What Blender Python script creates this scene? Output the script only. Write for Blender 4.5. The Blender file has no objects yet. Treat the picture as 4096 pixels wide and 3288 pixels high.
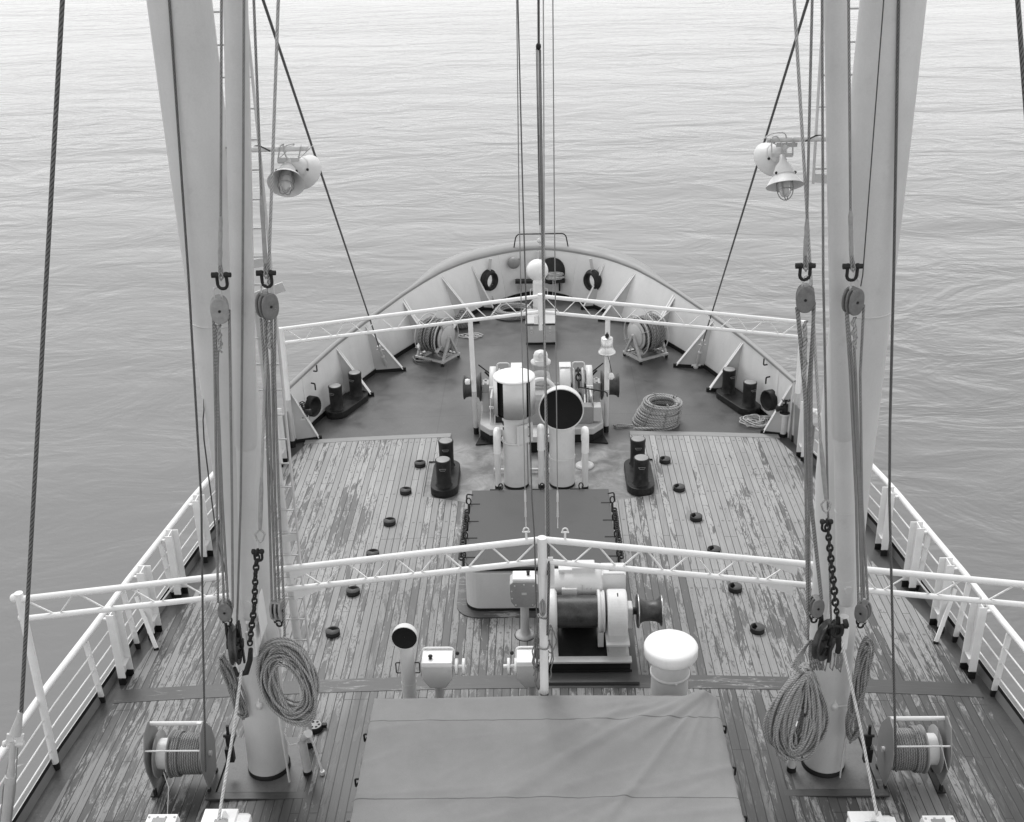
import bpy, math, random
from mathutils import Matrix, Vector
random.seed(7)
sc = bpy.context.scene
col = sc.collection
R = math.radians
pi = math.pi
# ---------------------------------------------------------------- camera
FP, CX, CY, HC, KC = 4607.0, 2048.0, 1644.0, 10.0, 0.006
eY = Vector(((2131-CX)/FP, (CY+505)/FP, -1)).normalized()
_nx = (2290-CX)/FP
_t = (eY[0]*_nx-eY[2])/eY[1]
eZ = -Vector((_nx, -_t, -1)).normalized()
eX = eY.cross(eZ)
MC = Matrix((eX, eY, eZ))
CAM = Vector((0, 0, HC))
cd = bpy.data.cameras.new("camera"); cam = bpy.data.objects.new("camera", cd); col.objects.link(cam)
cam.matrix_world = Matrix.Translation(CAM) @ MC.to_4x4()
cd.sensor_width = 36; cd.sensor_fit = 'HORIZONTAL'; cd.lens = FP/4096*36
cd.clip_start = .05; cd.clip_end = 30000
sc.camera = cam
def ray(px, py): return MC @ Vector(((px-CX)/FP, -(py-CY)/FP, -1))
def dz(x): return -KC*x*x                       # the cambered deck
def G(px, py, h=0):
    d = ray(px, py); z = h
    for _ in range(20):
        p = CAM+d*((z-HC)/d[2]); z = h+dz(p[0])
    return p
def V(px, py, Y):
    d = ray(px, py); return CAM+d*(Y/d[1])
# ---------------------------------------------------------------- world and light
w = bpy.data.worlds.new("World"); sc.world = w; w.use_nodes = True
nt = w.node_tree; bg = nt.nodes['Background']
sky = nt.nodes.new('ShaderNodeTexSky'); sky.sky_type = 'NISHITA'; sky.sun_disc = False
SUN_EL, SUN_AZ = R(58), R(-18)
sky.sun_elevation = SUN_EL; sky.sun_rotation = SUN_AZ
sky.air_density = 2.5; sky.dust_density = 5.0; sky.altitude = 0
bw = nt.nodes.new('ShaderNodeRGBToBW')
nt.links.new(sky.outputs[0], bw.inputs[0])
def wmath(op, a, b):      # overcast: the clear sky seen through a grey layer that brightens to the horizon
    n = nt.nodes.new('ShaderNodeMath'); n.operation = op
    for i, v in enumerate((a, b)):
        if isinstance(v, (int, float)): n.inputs[i].default_value = v
        else: nt.links.new(v, n.inputs[i])
    return n.outputs[0]
tc = nt.nodes.new('ShaderNodeTexCoord'); sx = nt.nodes.new('ShaderNodeSeparateXYZ'); nt.links.new(tc.outputs['Generated'], sx.inputs[0])
up_ = wmath('MAXIMUM', sx.outputs[2], 0.0)
lay = wmath('ADD', wmath('MULTIPLY', wmath('POWER', wmath('SUBTRACT', 1.0, up_), 2.3), 9.2), 3.4)
nt.links.new(wmath('ADD', wmath('MULTIPLY', bw.outputs[0], .5), lay), bg.inputs[0])
bg.inputs[1].default_value = 0.10
sl = bpy.data.lights.new("sun", 'SUN'); sl.energy = 1.25; sl.angle = R(20); sl.color = (1, 1, 1)
so = bpy.data.objects.new("sun", sl); col.objects.link(so)
sd = Vector((math.sin(SUN_AZ)*math.cos(SUN_EL), math.cos(SUN_AZ)*math.cos(SUN_EL), math.sin(SUN_EL)))
so.rotation_euler = sd.to_track_quat('Z', 'Y').to_euler()
sc.view_settings.view_transform = 'Standard'; sc.view_settings.look = 'None'
sc.view_settings.exposure = 0.36; sc.view_settings.gamma = 1
# ---------------------------------------------------------------- materials
def newmat(name):
    m = bpy.data.materials.new(name); m.use_nodes = True
    t = m.node_tree; b = t.nodes['Principled BSDF']; return m, t, b
def mathn(t, op, a, b=None, c=None, clamp=False):
    n = t.nodes.new('ShaderNodeMath'); n.operation = op; n.use_clamp = clamp
    for i, v in enumerate((a, b, c)):
        if v is None: continue
        if isinstance(v, (int, float)): n.inputs[i].default_value = v
        else: t.links.new(v, n.inputs[i])
    return n.outputs[0]
def noise(t, vec, scale, detail=4, rough=.5, dist=0):
    n = t.nodes.new('ShaderNodeTexNoise'); n.inputs['Scale'].default_value = scale
    n.inputs['Detail'].default_value = detail; n.inputs['Roughness'].default_value = rough
    n.inputs['Distortion'].default_value = dist
    t.links.new(vec, n.inputs['Vector']); return n.outputs['Fac']
def mapping(t, vec, sx, sy, sz):
    n = t.nodes.new('ShaderNodeVectorMath'); n.operation = 'MULTIPLY'
    n.inputs[1].default_value = (sx, sy, sz); t.links.new(vec, n.inputs[0]); return n.outputs[0]
def maprange(t, v, a, b, c, d, smooth=False):
    n = t.nodes.new('ShaderNodeMapRange'); n.inputs[1].default_value = a; n.inputs[2].default_value = b
    n.inputs[3].default_value = c; n.inputs[4].default_value = d
    if smooth: n.interpolation_type = 'SMOOTHSTEP'
    t.links.new(v, n.inputs[0]); return n.outputs[0]
def geo(t):
    return t.nodes.new('ShaderNodeNewGeometry').outputs['Position']
def bump(t, b, h, dist, strength=.6):
    n = t.nodes.new('ShaderNodeBump'); n.inputs['Distance'].default_value = dist
    n.inputs['Strength'].default_value = strength
    t.links.new(h, n.inputs['Height']); t.links.new(n.outputs[0], b.inputs['Normal'])
def paint(name, v, rough=.45, var=.1, scale=3, grit=.0015, metal=0, dirt=0, streak=False):
    m, t, b = newmat(name); p = geo(t)
    n1 = noise(t, p, scale, 5, .6); n2 = noise(t, p, 60, 3, .6)
    f = mathn(t, 'ADD', maprange(t, n1, .3, .7, 1-var, 1+var), maprange(t, n2, .3, .7, -var*.5, var*.5))
    if streak:
        s = noise(t, mapping(t, p, 5, 5, .9), 1, 4, .6)
        f = mathn(t, 'MULTIPLY', f, maprange(t, s, .35, .7, 1.01, .96))
    if dirt:
        d = maprange(t, noise(t, p, 7, 6, .7), .58, .72, 0, dirt)
        f = mathn(t, 'MULTIPLY', f, mathn(t, 'SUBTRACT', 1, d))
    f = mathn(t, 'MULTIPLY', f, v)
    t.links.new(f, b.inputs['Base Color'])
    b.inputs['Roughness'].default_value = rough; b.inputs['Metallic'].default_value = metal
    t.links.new(maprange(t, n1, .3, .7, max(.05, rough-.1), min(1, rough+.12)), b.inputs['Roughness'])
    if v < .1: b.inputs['Specular IOR Level'].default_value = .22
    if grit: bump(t, b, n2, grit)
    return m
M = {}
M['white'] = paint('white_paint', .80, .4, .05, 3, .001, dirt=.06)
M['offwhite'] = paint('offwhite_paint', .66, .4, .06, 3, .001, dirt=.1)
M['mast'] = paint('mast_paint', .62, .5, .06, 1.3, .002, streak=True, dirt=.07)
M['grey'] = paint('grey_paint', .50, .45, .08, 3, .0015, dirt=.12)
M['rgrey'] = paint('reel_grey_paint', .27, .45, .1, 3, .0015, dirt=.12)
M['mgrey'] = paint('mid_grey_paint', .26, .45, .1, 3, .0015, dirt=.15)
M['bul'] = paint('bulwark_paint', .76, .45, .06, 1.0, .002, streak=True, dirt=.06)
M['brace'] = paint('brace_shade_paint', .50, .45, .06, 2, .002, dirt=.08)  # bulwark paint darkened: the brace plates' shade is put into the colour
M['cap'] = paint('cap_paint', .27, .5, .07, 2, .002)
M['black'] = paint('black_paint', .018, .5, .2, 4, .002)
M['bitts'] = paint('worn_black_paint', .022, .42, .4, 9, .003, dirt=-1.3)
M['iron'] = paint('dark_iron', .024, .5, .3, 12, .002)
M['steel'] = paint('worn_steel', .08, .42, .3, 8, .002, metal=.5)
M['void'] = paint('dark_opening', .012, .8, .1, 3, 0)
M['chrome'] = paint('bright_metal', .6, .25, .08, 6, .0005, metal=.75)
M['woodblk'] = paint('block_wood', .17, .55, .2, 14, .003, dirt=.2)
M['paleblk'] = paint('pale_block_wood', .30, .55, .15, 14, .003, dirt=.25)
M['served'] = paint('canvas_serving', .33, .8, .15, 25, .006)
M['hull'] = paint('hull_paint', .2, .5, .1, 1, .002, streak=True)
M['lidgrey'] = paint('hatch_lid_paint', .088, .5, .1, 1.6, .002, dirt=.1)
M['padgrey'] = paint('pad_steel', .12, .5, .25, 3, .002, dirt=.3)
def deckmat():
    m, t, b = newmat('steel_deck_paint'); p = geo(t)
    n1 = noise(t, p, .55, 6, .6); n2 = noise(t, p, 45, 4, .6); n3 = noise(t, p, 2.2, 6, .65, .6)
    sep = t.nodes.new('ShaderNodeSeparateXYZ'); t.links.new(p, sep.inputs[0])
    X, Y = sep.outputs[0], sep.outputs[1]
    aft = maprange(t, Y, 20.4, 19.6, 0, 1, True)            # salt-dried, worn strip by the ventilators
    mid = maprange(t, mathn(t, 'ABSOLUTE', X), 2.6, 2.2, 0, 1, True)
    low = maprange(t, Y, 17.0, 17.3, 0, 1)
    wear = mathn(t, 'MULTIPLY', mathn(t, 'MULTIPLY', aft, mid), low)
    worn = mathn(t, 'MULTIPLY', wear, maprange(t, n3, .4, .68, .25, 1))
    base = mathn(t, 'MULTIPLY', maprange(t, n1, .3, .7, .062, .112), maprange(t, n3, .3, .7, .9, 1.12))
    gr = mathn(t, 'MULTIPLY', base, maprange(t, n2, .3, .7, .88, 1.12))
    sc_ = maprange(t, noise(t, mapping(t, p, 1, 1, 1), 5, 8, .75, 1.5), .63, .7, 0, .05)
    f = mathn(t, 'ADD', mathn(t, 'ADD', gr, mathn(t, 'MULTIPLY', worn, .24)), sc_)
    for ax_, at in ((Y, 25.12), (Y, 21.3), (mathn(t, 'ABSOLUTE', X), 2.05)):
        f = mathn(t, 'MULTIPLY', f, maprange(t, mathn(t, 'ABSOLUTE', mathn(t, 'SUBTRACT', ax_, at)), .006, .014, .78, 1))
    t.links.new(f, b.inputs['Base Color'])
    t.links.new(maprange(t, n3, .3, .7, .28, .5), b.inputs['Roughness'])
    bump(t, b, n2, .0015); return m
M['deck'] = deckmat()
def woodmat(name, along='Y', aftdark=True, extra=0.0):
    m, t, b = newmat(name); p = geo(t)
    sep = t.nodes.new('ShaderNodeSeparateXYZ'); t.links.new(p, sep.inputs[0])
    X, Y = sep.outputs[0], sep.outputs[1]
    if along == 'X': X, Y = Y, X
    W = .112 if along == 'Y' else 5
    xs = mathn(t, 'DIVIDE', X, W); idx = mathn(t, 'FLOOR', xs); fr = mathn(t, 'FRACT', xs)
    wn = t.nodes.new('ShaderNodeTexWhiteNoise'); wn.noise_dimensions = '1D'; t.links.new(idx, wn.inputs['W'])
    rnd = wn.outputs['Value']
    cx = t.nodes.new('ShaderNodeCombineXYZ'); t.links.new(X, cx.inputs[0]); t.links.new(Y, cx.inputs[1])
    t.links.new(mathn(t, 'MULTIPLY', rnd, 4.0), cx.inputs[2]); v = cx.outputs[0]
    grain = noise(t, mapping(t, v, 60, 2.2, 1), 1, 5, .6)
    patch = noise(t, mapping(t, v, 13, 2.0, 1), 1, 8, .72, .7)
    big = noise(t, mapping(t, p, .55, .38, 1), 1, 3, .5)
    spots = noise(t, mapping(t, v, 30, 10, 1), 1, 5, .65, .8)
    Yr = sep.outputs[1]; Xr = sep.outputs[0]
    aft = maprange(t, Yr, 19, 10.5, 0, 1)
    thr = mathn(t, 'SUBTRACT', .578, mathn(t, 'MULTIPLY', aft, .12))
    thr = mathn(t, 'SUBTRACT', thr, mathn(t, 'MULTIPLY', mathn(t, 'SUBTRACT', big, .5), .6))
    thr = mathn(t, 'SUBTRACT', thr, mathn(t, 'MULTIPLY', mathn(t, 'SUBTRACT', rnd, .5), .18))
    thr = mathn(t, 'SUBTRACT', thr, extra)
    a = mathn(t, 'SUBTRACT', patch, thr)
    pm = maprange(t, a, -.01, .035, 0, 1)
    sm = maprange(t, mathn(t, 'SUBTRACT', spots, mathn(t, 'ADD', thr, .03)), 0, .04, 0, .7)
    dark = mathn(t, 'MAXIMUM', pm, sm)
    ax = mathn(t, 'ABSOLUTE', Xr)
    wet = noise(t, mapping(t, v, 2.6, .55, .25), 1, 7, .6, .3)      # damp streaks running with the planks
    dark = mathn(t, 'MAXIMUM', dark, mathn(t, 'MULTIPLY', maprange(t, mathn(t, 'ADD', wet, mathn(t, 'MULTIPLY', aft, .09)), .63, .67, 0, .9), maprange(t, aft, .1, .4, .25, 1)))
    if aftdark:      # stained wet strips beside the covered hatch
        s1 = mathn(t, 'MULTIPLY', maprange(t, ax, 2.75, 2.55, 0, 1), maprange(t, Yr, 12.45, 11.9, 0, 1))
        s1 = mathn(t, 'MULTIPLY', s1, maprange(t, patch, .36, .48, .55, 1))
        dark = mathn(t, 'MAXIMUM', dark, s1)
    # bung rows over the beams
    yb = mathn(t, 'DIVIDE', mathn(t, 'ADD', Yr, mathn(t, 'MULTIPLY', mathn(t, 'FLOOR', mathn(t, 'MULTIPLY', rnd, 2)), .12)), 1.03)
    dy = mathn(t, 'MULTIPLY', mathn(t, 'SUBTRACT', mathn(t, 'FRACT', yb), .5), 1.03)
    dx = mathn(t, 'MULTIPLY', mathn(t, 'SUBTRACT', fr, .5), W)
    rr = mathn(t, 'SQRT', mathn(t, 'ADD', mathn(t, 'MULTIPLY', dx, dx), mathn(t, 'MULTIPLY', dy, dy)))
    bung = maprange(t, rr, .028, .019, 0, .7) if along == 'Y' else None
    if bung is not None:
        keep = mathn(t, 'GREATER_THAN', noise(t, mapping(t, p, 7, 7, 0), 1, 1), .46)
        dark = mathn(t, 'MAXIMUM', dark, mathn(t, 'MULTIPLY', bung, keep))
    tone = mathn(t, 'MULTIPLY', maprange(t, rnd, 0, 1, .32, .45), maprange(t, grain, .25, .75, .80, 1.14))
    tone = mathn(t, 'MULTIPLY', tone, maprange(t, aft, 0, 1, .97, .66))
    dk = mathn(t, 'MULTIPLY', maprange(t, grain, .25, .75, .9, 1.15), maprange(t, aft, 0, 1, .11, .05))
    mx = t.nodes.new('ShaderNodeMix'); t.links.new(dark, mx.inputs[0]); t.links.new(tone, mx.inputs[2]); t.links.new(dk, mx.inputs[3])
    f = mx.outputs[0]
    if along == 'Y':
        e = mathn(t, 'MINIMUM', fr, mathn(t, 'SUBTRACT', 1, fr))
        e = mathn(t, 'SUBTRACT', e, mathn(t, 'MULTIPLY', maprange(t, grain, .3, .8, 0, 1), .01))
        seam = maprange(t, e, .03, .05, 0.12, 1)
        # butt joints
        yj = mathn(t, 'FRACT', mathn(t, 'ADD', mathn(t, 'DIVIDE', Yr, 4.12), mathn(t, 'MULTIPLY', mathn(t, 'FLOOR', mathn(t, 'MULTIPLY', rnd, 4)), .25)))
        ej = mathn(t, 'MINIMUM', yj, mathn(t, 'SUBTRACT', 1, yj))
        seam = mathn(t, 'MULTIPLY', seam, maprange(t, ej, .0008, .0016, .3, 1))
        f = mathn(t, 'MULTIPLY', f, seam)
        bump(t, b, seam, .004)
    else:
        bump(t, b, grain, .003)
    t.links.new(f, b.inputs['Base Color'])
    t.links.new(maprange(t, dark, 0, 1, .75, .42), b.inputs['Roughness'])
    return m
M['wood'] = woodmat('deck_planking')
M['board'] = woodmat('deck_board', 'X', False, .05)
M['pale_board'] = woodmat('pale_deck_board', 'X', False, -.08)
def ropemat(name, v, strands=3, lay=7, rough=.8, lo=.25, metal=0):
    m, t, b = newmat(name)
    uv = t.nodes.new('ShaderNodeUVMap').outputs[0]
    sep = t.nodes.new('ShaderNodeSeparateXYZ'); t.links.new(uv, sep.inputs[0])
    ph = mathn(t, 'SUBTRACT', mathn(t, 'MULTIPLY', sep.outputs[0], strands), mathn(t, 'MULTIPLY', sep.outputs[1], strands/lay))
    s = mathn(t, 'ABSOLUTE', mathn(t, 'SUBTRACT', mathn(t, 'FRACT', ph), .5))
    s = maprange(t, s, .5, .18, lo, 1, True)
    n = noise(t, geo(t), 30, 4, .6)
    f = mathn(t, 'MULTIPLY', mathn(t, 'MULTIPLY', s, maprange(t, n, .3, .7, .8, 1.2)), v)
    t.links.new(f, b.inputs['Base Color']); b.inputs['Roughness'].default_value = rough
    b.inputs['Metallic'].default_value = metal
    bump(t, b, s, .004, .8); return m
M['rope'] = ropemat('manila_rope', .40, 3, 8, .85, .38)
M['grope'] = ropemat('grey_rope', .30, 3, 8, .85, .3)
M['dwire'] = ropemat('dark_wire_rope', .15, 4, 10, .5, .12)
M['wire'] = ropemat('wire_rope', .30, 4, 10, .5, .2)
M['lwire'] = ropemat('light_wire_rope', .5, 4, 10, .5, .35)
M['prope'] = ropemat('pale_rope', .62, 3, 7, .8, .55)
M['thin'] = paint('thin_wire', .08, .5, .1, 5, 0)
M['hose'] = ropemat('hose_rope', .26, 3, 9)
def tarp():
    m, t, b = newmat('canvas_cover'); p = geo(t)
    sep = t.nodes.new('ShaderNodeSeparateXYZ'); t.links.new(p, sep.inputs[0])
    n1 = noise(t, p, .8, 5, .6); n2 = noise(t, p, 160, 2, .5); n3 = noise(t, mapping(t, p, 3, 3, 3), 1, 6, .7)
    wv = noise(t, mapping(t, p, 4, 0, 0), 1, 2)
    f = mathn(t, 'MULTIPLY', maprange(t, n1, .3, .7, .20, .25), maprange(t, n2, .3, .7, .93, 1.07))
    f = mathn(t, 'MULTIPLY', f, maprange(t, n3, .3, .7, .95, 1.05))
    yy = mathn(t, 'ADD', sep.outputs[1], mathn(t, 'MULTIPLY', mathn(t, 'SUBTRACT', wv, .5), .03))
    for Y0 in (10.72, 9.45):
        d = mathn(t, 'ABSOLUTE', mathn(t, 'SUBTRACT', yy, Y0))
        f = mathn(t, 'MULTIPLY', f, maprange(t, d, .004, .010, .45, 1))
    t.links.new(f, b.inputs['Base Color']); b.inputs['Roughness'].default_value = .85
    bump(t, b, n2, .002, .5); return m
M['tarp'] = tarp()
def glass():
    m, t, b = newmat('lamp_glass'); b.inputs['Base Color'].default_value = (.62, .62, .62, 1)
    b.inputs['Roughness'].default_value = .15; b.inputs['Transmission Weight'].default_value = .3; return m
M['glass'] = glass()
def seamat():
    m, t, b = newmat('sea_water'); p = geo(t)
    a = noise(t, mapping(t, p, .03, .085, 1), 1, 2, .5, .5)
    s1 = noise(t, mapping(t, p, .22, .36, 1), 1, 4, .55, .8)
    s2 = noise(t, mapping(t, p, .9, 1.5, 1), 1, 4, .6, .3)
    s3 = noise(t, mapping(t, p, 5, 8, 1), 1, 3, .6)
    wind = maprange(t, noise(t, mapping(t, p, .012, .03, 1), 1, 3, .6, .6), .36, .62, .5, 1.15, True)
    sm = mathn(t, 'ADD', mathn(t, 'MULTIPLY', s1, .42), mathn(t, 'ADD', mathn(t, 'MULTIPLY', s2, .085), mathn(t, 'MULTIPLY', s3, .006)))
    h = mathn(t, 'ADD', mathn(t, 'MULTIPLY', a, .7), mathn(t, 'MULTIPLY', sm, wind))
    bump(t, b, h, 1.0, .5)
    b.inputs['Base Color'].default_value = (.19, .19, .19, 1)
    b.inputs['Roughness'].default_value = .16; b.inputs['IOR'].default_value = 1.34
    return m
M['sea'] = seamat()
# ---------------------------------------------------------------- mesh builder
def frame(o, z, x=None):
    z = Vector(z).normalized()
    x = Vector(x) if x is not None else (Vector((1, 0, 0)) if abs(z[0]) < .9 else Vector((0, 1, 0)))
    y = z.cross(x).normalized(); x = y.cross(z)
    return Matrix.Translation(Vector(o)) @ Matrix((x, y, z)).transposed().to_4x4()
class MB:
    def __init__(s): s.v = []; s.f = []; s.uv = []; s.sm = []
    def add(s, vs, fs, uvs=None, smooth=False, T=None):
        o = len(s.v)
        s.v += [tuple(T @ Vector(v)) if T else tuple(v) for v in vs]
        for i, f in enumerate(fs):
            s.f.append([o+k for k in f]); s.uv.append(uvs[i] if uvs else None); s.sm.append(smooth)
        return s
    def box(s, c, d, T=None, rz=0):
        x, y, z = d[0]/2, d[1]/2, d[2]/2
        vs = [Vector((a*x, b*y, e*z)) for a in (-1, 1) for b in (-1, 1) for e in (-1, 1)]
        if rz: vs = [Matrix.Rotation(rz, 3, 'Z') @ v for v in vs]
        vs = [v+Vector(c) for v in vs]
        return s.add(vs, [(0, 1, 3, 2), (4, 6, 7, 5), (0, 4, 5, 1), (2, 3, 7, 6), (0, 2, 6, 4), (1, 5, 7, 3)], T=T)
    def beam(s, a, b, w, h, up=(0, 0, 1)):
        a = Vector(a); b = Vector(b); u = Vector(up).cross(b-a)
        if u.length < 1e-3*(b-a).length: u = Vector((0, 1, 0)).cross(b-a)
        if u.length < 1e-3*(b-a).length: u = Vector((1, 0, 0)).cross(b-a)
        T = frame((a+b)/2, b-a, u)
        return s.box((0, 0, 0), (w, h, (b-a).length), T)
    def tube(s, pts, r, n=8, closed=False, caps=True, T=None):
        pts = [Vector(p) for p in pts]; m = len(pts)
        if not closed and not isinstance(r, (list, tuple)) and pts[0][2] > 8.7:      # rigging runs on up to the mastheads
            pts[0] = pts[0]+(pts[0]-pts[1]).normalized()*4.5
        rs = r if isinstance(r, (list, tuple)) else [r]*m
        vs = []; L = 0; ups = None; Ls = []
        for i in range(m):
            if closed: d = pts[(i+1) % m]-pts[i-1]
            else: d = pts[min(i+1, m-1)]-pts[max(i-1, 0)]
            d.normalize()
            if ups is None: ups = d.orthogonal().normalized()
            else:
                ups = ups-d*ups.dot(d)
                ups = ups.normalized() if ups.length > 1e-6 else d.orthogonal().normalized()
            q = d.cross(ups)
            if i: L += (pts[i]-pts[i-1]).length/max(1e-5, rs[i])
            Ls.append(L)
            for k in range(n):
                a = 2*pi*k/n; vs.append(pts[i]+(ups*math.cos(a)+q*math.sin(a))*rs[i])
        fs = []; uv = []
        for i in range(m if closed else m-1):
            j = (i+1) % m; l1 = Ls[i]; l2 = Ls[i]+((pts[j]-pts[i]).length/max(1e-5, rs[j]))
            for k in range(n):
                k2 = (k+1) % n
                fs.append((i*n+k, i*n+k2, j*n+k2, j*n+k)); uv.append([(k/n, l1), ((k+1)/n, l1), ((k+1)/n, l2), (k/n, l2)])
        s.add(vs, fs, uv, True, T)
        if caps and not closed:
            s.add(vs[:n], [tuple(reversed(range(n)))], None, False, T); s.add(vs[-n:], [tuple(range(n))], None, False, T)
        return s
    def lathe(s, prof, T=None, n=24, a0=0, a1=2*pi):
        full = abs(a1-a0-2*pi) < 1e-6; c = n if full else n+1; vs = []; fs = []
        for r, z in prof:
            for k in range(c):
                a = a0+(a1-a0)*k/n; vs.append((r*math.cos(a), r*math.sin(a), z))
        for i in range(len(prof)-1):
            for k in range(n):
                k2 = (k+1) % c; fs.append((i*c+k, i*c+k2, (i+1)*c+k2, (i+1)*c+k))
        return s.add(vs, fs, None, True, T)
    def cyl(s, a, b, r, n=20, r2=None):
        return s.tube([a, b], [r, r2 if r2 is not None else r], n)
    def disc(s, prof, o, z, n=24): return s.lathe(prof, frame(o, z), n)
    def prism(s, poly, z0, z1, T=None):
        n = len(poly); vs = [(x, y, z0) for x, y in poly]+[(x, y, z1) for x, y in poly]
        fs = [tuple(reversed(range(n))), tuple(range(n, 2*n))]+[(i, (i+1) % n, n+(i+1) % n, n+i) for i in range(n)]
        return s.add(vs, fs, None, False, T)
    def sphere(s, c, r, n=12, sc_=(1, 1, 1), T=None):
        pr = [(r*math.sin(pi*i/n), -r*math.cos(pi*i/n)) for i in range(n+1)]; pr[0] = (1e-4, -r); pr[-1] = (1e-4, r)
        TT = Matrix.Translation(Vector(c)) @ Matrix.Diagonal((*sc_, 1))
        return s.lathe(pr, (T @ TT) if T else TT, n*2)
    def build(s, name, mat, parent=None, bev=0, local=False):
        me = bpy.data.meshes.new(name)
        off = Vector((0, 0, 0)) if (local or parent is None) else world_loc(parent)
        me.from_pydata([tuple(Vector(v)-off) for v in s.v], [], s.f)
        me.polygons.foreach_set('use_smooth', s.sm)
        if any(u is not None for u in s.uv):
            l = me.uv_layers.new(name='UVMap'); i = 0; buf = []
            for f, u in zip(s.f, s.uv):
                buf += [c for q in (u or [(0, 0)]*len(f)) for c in q]
            l.data.foreach_set('uv', buf)
        me.update()
        me.materials.append(M[mat]); o = bpy.data.objects.new(name, me); col.objects.link(o)
        if parent: o.parent = parent
        if bev:
            b = o.modifiers.new('bevel', 'BEVEL'); b.width = bev; b.segments = 2; b.limit_method = 'ANGLE'; b.angle_limit = R(40)
        return o
def world_loc(o):
    v = Vector(o.location)
    while o.parent: o = o.parent; v += o.location
    return v
def tag(o, label=None, cat=None, group=None, kind=None):
    if label: o['label'] = label
    if cat: o['category'] = cat
    if group: o['group'] = group
    if kind: o['kind'] = kind
    return o
def thing(name, label, cat, loc=(0, 0, 0), rz=0, group=None):
    o = bpy.data.objects.new(name, None); col.objects.link(o); o.empty_display_size = .2
    o.location = loc; o.rotation_euler = (0, 0, rz); return tag(o, label, cat, group)
def dup(o, parent=None, loc=None, rz=None, label=None):
    c = o.copy(); col.objects.link(c)
    if parent: c.parent = parent
    if loc is not None: c.location = loc
    if rz is not None: c.rotation_euler = (0, 0, rz)
    if label: c['label'] = label
    for ch in [x for x in bpy.data.objects if x.parent == o]: dup(ch, c)
    return c
def lerp(tab, y):
    if y <= tab[0][0]: return tab[0][1]
    for (a, b), (c, d) in zip(tab, tab[1:]):
        if y <= c: return b+(d-b)*(y-a)/(c-a)
    return tab[-1][1]
def arc(c, r, a0, a1, n, ux=(1, 0, 0), uy=(0, 0, 1)):
    ux = Vector(ux); uy = Vector(uy); c = Vector(c)
    return [c+ux*r*math.cos(a0+(a1-a0)*i/n)+uy*r*math.sin(a0+(a1-a0)*i/n) for i in range(n+1)]
def fillet(pts, r, n=4):
    pts = [Vector(p) for p in pts]; out = [pts[0]]
    for a, b, c in zip(pts, pts[1:], pts[2:]):
        d1 = (a-b); d2 = (c-b); k = min(r, d1.length*.45, d2.length*.45)
        p, q = b+d1.normalized()*k, b+d2.normalized()*k
        for i in range(n+1):
            t = i/n; out.append(p*(1-t)**2+b*2*t*(1-t)+q*t*t)
    return out+[pts[-1]]
# ---------------------------------------------------------------- sea
b = MB(); S = 9000
b.add([(-S, -S, -5.5), (S, -S, -5.5), (S, S, -5.5), (-S, S, -5.5)], [(0, 1, 2, 3)])
tag(b.build('sea', 'sea'), kind='structure')
# ---------------------------------------------------------------- hull outline
EDGE = [(0, 6.3), (6, 6.45), (10, 6.33), (11.5, 6.24), (13, 6.07), (14, 5.98), (15, 5.86), (16.5, 5.68), (18, 5.42), (19.4, 5.1), (20.4, 4.87),
        (21.2, 4.64), (22.3, 4.27), (23.3, 3.9), (24.0, 3.6), (24.6, 3.31), (25.3, 2.93), (26.1, 2.45), (26.9, 1.93), (27.5, 1.5), (28.0, 1.08), (28.4, .66), (28.62, .33), (28.7, 0)]
TOP = [(20.0, 5.0), (20.4, 4.89), (21.5, 4.6), (22.57, 4.3), (23.82, 3.86), (24.7, 3.5), (25.45, 3.2), (26.3, 2.8), (27.0, 2.42), (27.5, 2.03), (27.85, 1.7), (28.1, 1.36), (28.32, 1.0), (28.5, .65), (28.6, .33), (28.65, 0)]
def outline(tab, y0):
    """points from the left side round the bow to the right side"""
    pts = [(x, y) for y, x in tab if y >= y0]
    if pts[0][1] > y0: pts = [(lerp(tab, y0), y0)]+pts
    return [(-x, y) for x, y in pts]+[(x, y) for x, y in reversed(pts[:-1])]
def resample(pts, n):
    P = [Vector(p) for p in pts]
    L = [0]
    for a, c in zip(P, P[1:]): L.append(L[-1]+(c-a).length)
    out = []; k = 0
    for i in range(n+1):
        l = L[-1]*i/n
        while k < len(L)-2 and L[k+1] < l: k += 1
        t = (l-L[k])/max(1e-9, L[k+1]-L[k]); out.append(P[k].lerp(P[k+1], t))
    return out
def smoothpts(P, it):
    for _ in range(it):
        P = [P[0]]+[(P[i-1]+P[i]*2+P[i+1])/4 for i in range(1, len(P)-1)]+[P[-1]]
    return P
base_full = resample(outline(EDGE, 0), 500)
# steel deck sheet under everything
b = MB(); rows = []; NY = 150; NX = 24
for i in range(NY+1):
    y = 28.7*i/NY; xe = lerp(EDGE, y)
    rows.append([(xe*(2*k/NX-1), y, dz(xe*(2*k/NX-1))) for k in range(NX+1)])
vs = [p for r in rows for p in r]
b.add(vs, [(i*(NX+1)+k, i*(NX+1)+k+1, (i+1)*(NX+1)+k+1, (i+1)*(NX+1)+k) for i in range(NY) for k in range(NX)], None, True)
tag(b.build('steel_deck', 'deck'), kind='structure')
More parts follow.
